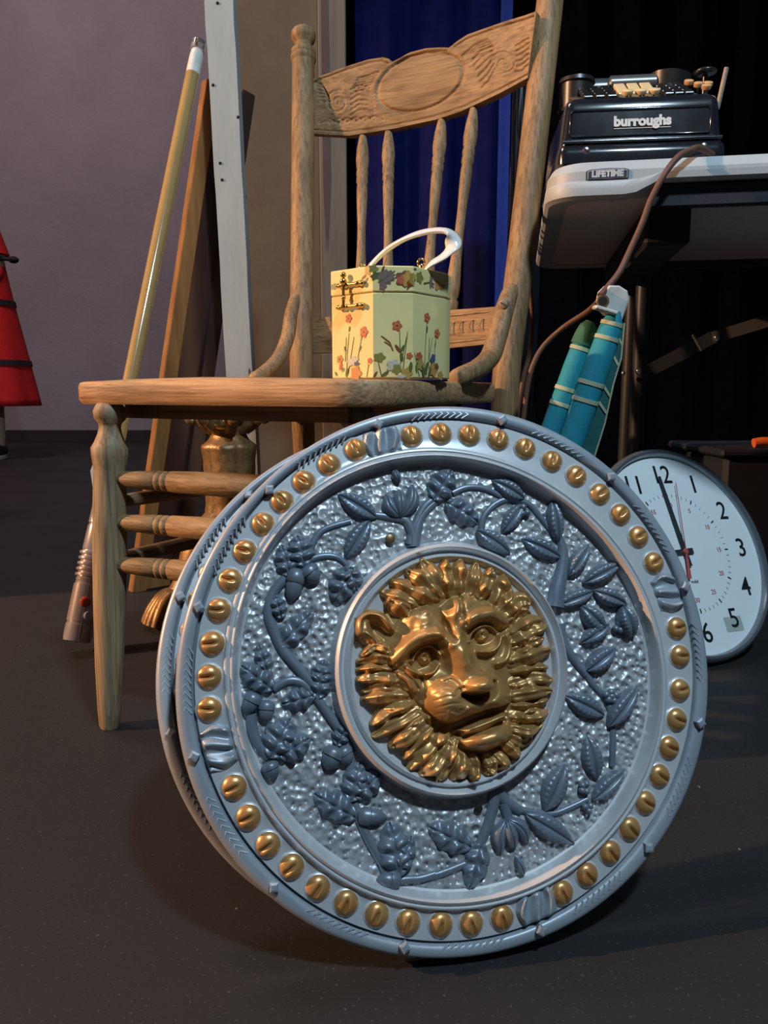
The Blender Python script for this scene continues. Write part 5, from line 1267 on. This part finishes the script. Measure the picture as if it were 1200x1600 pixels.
# ---- lion head relief, sculpted as a dense height surface over the medallion
st = 3.0
gx_ = np.arange(70, 1100, st); gy_ = np.arange(90, 1225, st); X_, Y_ = np.meshgrid(gx_, gy_)
def Gs(cx, cy, rx, ry, rot, h, p=2.):
    a = math.radians(rot); u = ((X_-cx)*math.cos(a)+(Y_-cy)*math.sin(a))/rx; v = (-(X_-cx)*math.sin(a)+(Y_-cy)*math.cos(a))/ry
    return h*np.exp(-(np.sqrt(u*u+v*v)+1e-9)**p)
def El(cx, cy, rx, ry, rot, h):
    a = math.radians(rot); u = ((X_-cx)*math.cos(a)+(Y_-cy)*math.sin(a))/rx; v = (-(X_-cx)*math.sin(a)+(Y_-cy)*math.cos(a))/ry
    return h*np.sqrt(np.clip(1-u*u-v*v, 0, None))
def cat(pts, k=5): return [(p.x, p.y) for p in smoothpath([(x, y, 0) for x, y in pts], k)]
def St(pts, w_, h, p=2.): return h*np.exp(-(sdist(X_, Y_, cat(pts))/w_)**p)
FACE = [(330, 410), (365, 350), (440, 320), (490, 325), (530, 300), (580, 275), (640, 262), (720, 285), (800, 335), (850, 400), (885, 480), (895, 600), (895, 760), (890, 900), (870, 1010), (800, 1090), (700, 1105), (620, 1080), (560, 1010), (490, 930), (430, 850), (350, 780), (285, 700), (250, 600), (250, 520), (290, 450)]
def inside(poly):
    c = np.zeros(X_.shape, bool); n = len(poly)
    for i in range(n):
        x0_, y0_ = poly[i]; x1_, y1_ = poly[(i+1) % n]
        if y0_ == y1_: continue
        c ^= ((Y_ < y0_) != (Y_ < y1_)) & (X_ < (x1_-x0_)*(Y_-y0_)/(y1_-y0_)+x0_)
    return c
dF = sdist(X_, Y_, FACE+[FACE[0]]); dF = np.where(inside(FACE), dF, -dF)
face = 9.5*np.clip(dF/95, 0, 1)**.5 + 1.5*np.clip((dF)/260, 0, 1)
F = face.copy()
F += Gs(430, 420, 105, 85, 0, 6.5)+Gs(640, 340, 60, 80, 10, 5.5)+Gs(760, 330, 70, 55, 20, 4.0)
F += St([(488, 335), (530, 390), (560, 440), (580, 500)], 13, -6.5)+St([(560, 300), (520, 360), (545, 420)], 14, -1.5)+St([(625, 300), (628, 360), (645, 430)], 11, -3.6)
F += St([(295, 600), (350, 545), (420, 500), (495, 478)], 36, 8.5, 3)+St([(480, 470), (530, 490), (555, 540)], 26, 4.)
F += St([(650, 420), (705, 390), (770, 380), (835, 410)], 34, 8.5, 3)+St([(600, 330), (590, 400), (605, 470)], 24, 4.)
F += Gs(460, 592, 72, 52, -18, -9.5, 3)+Gs(748, 488, 68, 48, -12, -9.5, 3)
F += El(458, 588, 44, 40, 0, 9.0)+El(744, 480, 40, 37, 0, 9.0)
for cx, cy in ((455, 588), (743, 480)):
    d_ = np.hypot(X_-cx, Y_-cy); F += 1.6*np.exp(-((d_-18)/4.5)**2)-1.6*np.exp(-(d_/8)**2)+.9*np.exp(-(np.hypot(X_-cx-3, Y_-cy+4)/3.5)**2)
F += St([(395, 610), (415, 562), (455, 538), (500, 545), (530, 580)], 8, 5)+St([(360, 640), (395, 662), (440, 676), (490, 664), (520, 630)], 10, 6)+St([(378, 620), (410, 640), (450, 648), (490, 635)], 6, -2)
F += St([(672, 512), (690, 468), (730, 440), (775, 442), (806, 466)], 8, 5)+St([(725, 562), (770, 562), (808, 535), (822, 490)], 11, 6.5)+St([(850, 480), (868, 540), (850, 600), (810, 620)], 16, 5)
F += St([(600, 525), (625, 590), (660, 660), (705, 712)], 60, 13.5, 2.8)+St([(622, 560), (650, 620)], 28, 2.5)
F += Gs(716, 728, 74, 38, -14, 12, 4)                                 # nose pad
F += St([(640, 778), (700, 796), (765, 768), (795, 715)], 12, -10)+St([(640, 740), (600, 760)], 10, -3)
F += Gs(552, 800, 108, 100, -20, 19, 2.8)+Gs(800, 790, 62, 72, -30, 11.5, 2.8)+Gs(700, 830, 75, 45, -15, 10.5, 2.6)
for k in range(5): F += St([(470+k*6, 730+k*34), (520+k*10, 705+k*36), (560+k*14, 715+k*32)], 5, -.7)
F += St([(545, 850), (600, 870), (650, 835)], 7, 1.8)+St([(540, 700), (590, 690), (625, 720), (635, 760)], 7, 2.0)
F += St([(480, 905), (540, 938), (620, 925), (700, 890), (780, 858), (862, 835)], 15, -12, 2.4)
F += St([(500, 925), (560, 965), (620, 968)], 12, -6)+St([(600, 940), (630, 950)], 10, 4)
F += St([(655, 948), (730, 918), (828, 880)], 15, 6.5, 3)+St([(665, 950), (740, 922), (820, 890)], 4, -1.6)+St([(840, 840), (846, 880)], 8, -4)
F += St([(640, 985), (740, 950), (845, 905)], 8, -5)
F += Gs(760, 985, 140, 52, -16, 11.5, 2.6)
F += St([(600, 1015), (660, 1060), (760, 1065), (860, 1010)], 12, -5)
F += Gs(355, 715, 60, 46, 40, 5.5, 2.4)+St([(300, 660), (360, 700), (395, 760)], 8, 2.2)+St([(330, 655), (380, 690), (420, 745)], 6, -2)
F += St([(420, 640), (450, 720), (440, 800)], 16, -3.5)+St([(890, 560), (900, 700), (890, 900)], 14, -5)
rs_ = np.random.RandomState(3)
tex = np.zeros_like(X_)
for _ in range(60):
    f1, f2, p_ = rs_.normal(0, .05), rs_.normal(0, .05), rs_.uniform(0, 6.28); tex += np.sin(X_*f1+Y_*f2+p_)
F += .10*tex*np.exp(-(np.hypot((X_-430)/160, (Y_-430)/110))**4)+.035*tex
F = np.where(dF > -2, F, -3)
LOCK = [((470, 300), (380, 262), (300, 225), 44), ((500, 285), (430, 215), (372, 172), 44), ((520, 270), (470, 180), (436, 125), 42), ((560, 270), (545, 180), (550, 122), 38), ((610, 265), (615, 185), (625, 122), 36), ((665, 270), (690, 195), (700, 140), 38), ((715, 290), (755, 215), (768, 165), 36), ((780, 330), (820, 250), (838, 198), 38), ((800, 360), (850, 300), (862, 250), 40),
        ((840, 370), (900, 320), (945, 325), 42), ((860, 420), (910, 370), (958, 372), 34), ((875, 470), (940, 420), (1008, 405), 34), ((880, 510), (950, 470), (1026, 445), 36), ((885, 560), (960, 520), (1022, 498), 34), ((885, 610), (960, 580), (1046, 556), 38), ((890, 660), (970, 640), (1040, 640), 32), ((890, 720), (980, 690), (1058, 702), 36), ((890, 780), (980, 760), (1056, 752), 34), ((890, 830), (970, 820), (1040, 800), 32), ((890, 880), (970, 880), (1044, 862), 34), ((880, 940), (950, 950), (1012, 915), 34), ((870, 980), (920, 1000), (965, 968), 30),
        ((850, 1020), (880, 1050), (886, 1085), 34), ((800, 1070), (830, 1110), (815, 1130), 34), ((760, 1080), (770, 1130), (755, 1155), 34), ((690, 1080), (690, 1150), (680, 1192), 34), ((640, 1070), (620, 1140), (592, 1178), 38), ((600, 1060), (545, 1130), (510, 1188), 40), ((560, 1020), (500, 1110), (436, 1160), 42), ((520, 980), (440, 1070), (378, 1130), 40), ((480, 940), (400, 1030), (352, 1080), 34), ((450, 900), (370, 970), (292, 1020), 38), ((410, 860), (300, 920), (200, 975), 40), ((370, 820), (270, 860), (196, 915), 32), ((350, 780), (250, 780), (152, 795), 36), ((320, 740), (230, 730), (150, 755), 30), ((300, 700), (210, 690), (128, 698), 30), ((280, 650), (200, 640), (122, 650), 28), ((270, 600), (200, 590), (128, 610), 28), ((260, 560), (200, 540), (140, 580), 24),
        ((400, 330), (330, 300), (248, 275), 38), ((350, 380), (300, 330), (270, 320), 34), ((360, 350), (280, 320), (262, 322), 26),
        ((450, 850), (390, 920), (340, 1000), 34), ((560, 960), (500, 1000), (450, 1060), 40), ((480, 880), (430, 900), (370, 930), 34), ((330, 830), (300, 850), (235, 850), 26), ((600, 1010), (560, 1080), (540, 1130), 30), ((900, 900), (930, 860), (985, 850), 26), ((910, 760), (950, 730), (1000, 745), 26), ((905, 590), (940, 560), (990, 555), 26)]
mane = np.full(X_.shape, -3.)
for k, (a0, a1, a2, w_) in enumerate(LOCK):
    pts = cat([a0, a1, a2], 6); best = np.full(X_.shape, 1e9); tt = np.zeros_like(X_); sg = np.zeros_like(X_); n_ = len(pts)-1
    for i in range(n_):
        (x0_, y0_), (x1_, y1_) = pts[i], pts[i+1]; dx, dy = x1_-x0_, y1_-y0_; L2 = dx*dx+dy*dy
        t_ = np.clip(((X_-x0_)*dx+(Y_-y0_)*dy)/L2, 0, 1); ex_, ey_ = X_-x0_-t_*dx, Y_-y0_-t_*dy; d_ = np.hypot(ex_, ey_)
        m_ = d_ < best; best = np.where(m_, d_, best); tt = np.where(m_, (i+t_)/n_, tt); sg = np.where(m_, np.sign(ex_*dy-ey_*dx), sg)
    wt_ = w_*(1.08+.16*math.sin(k*3.7))*np.interp(tt, [0, .3, .7, 1], [1.0, 1.08, 1.0, .52]); s_ = best/wt_
    hh = (11.5+1.6*math.sin(k*2.3))*np.interp(tt, [0, .25, .7, 1], [.75, 1, .92, .55])*np.sqrt(np.clip(1-s_**2.2, 0, None))
    hh *= 1+.20*np.sin(tt*8.5+k*2.1)*np.interp(tt, [0, .3, 1], [0, 1, 1])
    hh += 1.3*np.cos(sg*s_*5.2+k*1.7)*np.clip(1-s_, 0, 1)**.5*(s_ < 1)
    mane = np.maximum(mane, np.where(s_ < 1, hh, -3))
# left ear: raised rim around a dark hollow; right tufted ear
ear = np.maximum(El(200, 455, 105, 95, 20, 12)-2, -3)
ear += St([(118, 470), (120, 405), (165, 372), (230, 385), (275, 440), (330, 470)], 19, 6, 3)*(ear > -3)
ear += Gs(215, 455, 52, 30, 45, -11, 3)*(ear > -3)+(St([(150, 470), (190, 500), (215, 545)], 16, 3)+St([(165, 520), (200, 545), (260, 530)], 9, 2))*(ear > -3)
mane = np.maximum(mane, np.where(ear > -1.9, ear, -3))
mane += (1.2*np.sin(X_/9)*np.sin(Y_/11+1)+.8*np.sin(X_/6+2))*np.exp(-(np.hypot((X_-825)/35, (Y_-260)/75))**3)*(mane > 0)
fill = 5.5*np.clip(np.minimum((1-np.hypot((X_-585)/430, (Y_-660)/480))*6, 1), -1, 1)
Hh_ = np.maximum(np.maximum(F, mane), fill)
# a little smoothing
for _ in range(1):
    K = Hh_.copy(); K[1:-1, 1:-1] = (Hh_[1:-1, 1:-1]*4+Hh_[:-2, 1:-1]+Hh_[2:, 1:-1]+Hh_[1:-1, :-2]+Hh_[1:-1, 2:])/8; Hh_ = K
Hh_ = Hh_*.00108
Z0 = .0002
cov = np.clip(Hh_, 0, None)
# pixel -> plane at a smooth base height, so the relief keeps its true sideways position
base_h = np.clip(face+Gs(640, 680, 150, 170, 0, 12), 0, 22)*.00108*(dF > 0)
bs = base_h.copy()
for _ in range(30):
    K = bs.copy(); K[1:-1, 1:-1] = (bs[:-2, 1:-1]+bs[2:, 1:-1]+bs[1:-1, :-2]+bs[1:-1, 2:])/4; bs = K
lx_, ly_ = S(520+X_/3.158, 840+Y_/3.158, bs*.9)
ny, nx = X_.shape
keep = Hh_ > -.0006
used_ = -np.ones(X_.shape, int); kf = keep[:-1, :-1] | keep[1:, :-1] | keep[:-1, 1:] | keep[1:, 1:]
vm = np.zeros(X_.shape, bool); vm[:-1, :-1] |= kf; vm[1:, :-1] |= kf; vm[:-1, 1:] |= kf; vm[1:, 1:] |= kf
used_[vm] = np.arange(vm.sum())
mb = MB(); mb.v = list(zip(lx_[vm].tolist(), ly_[vm].tolist(), (Z0+Hh_)[vm].tolist()))
J, I = np.nonzero(kf); mb.f = list(zip(used_[J, I].tolist(), used_[J+1, I].tolist(), used_[J+1, I+1].tolist(), used_[J, I+1].tolist())); mb.m = [0]*len(mb.f)
lion = part('lion_head', mb, M['gold'], smooth=75)
nose = pmat('dull_bronze_nose', (.16, .10, .05), rough=.45, metal=.5)

# ---- the second shield nests behind the first, further left
sh2 = copy_tree(sh)
sh2['label'] = 'rear silver-blue toy shield, only its left rim showing behind the lion shield'
rearR = Matrix.Rotation(math.radians(-8.0), 3, 'X') @ shR
def lowpt(Rm_): n_ = Rm_.col[2]; return (Vector((0, 0, -1))+n_*n_.z).normalized()*float(vO.mean())-n_*.0165
lf_ = shC+lowpt(shR); mv = lf_+Vector((-.0225, .0185, 0))-lowpt(rearR); mv.z = -lowpt(rearR).z+.0005
sh2.matrix_world = Matrix.Translation(mv) @ rearR.to_4x4()
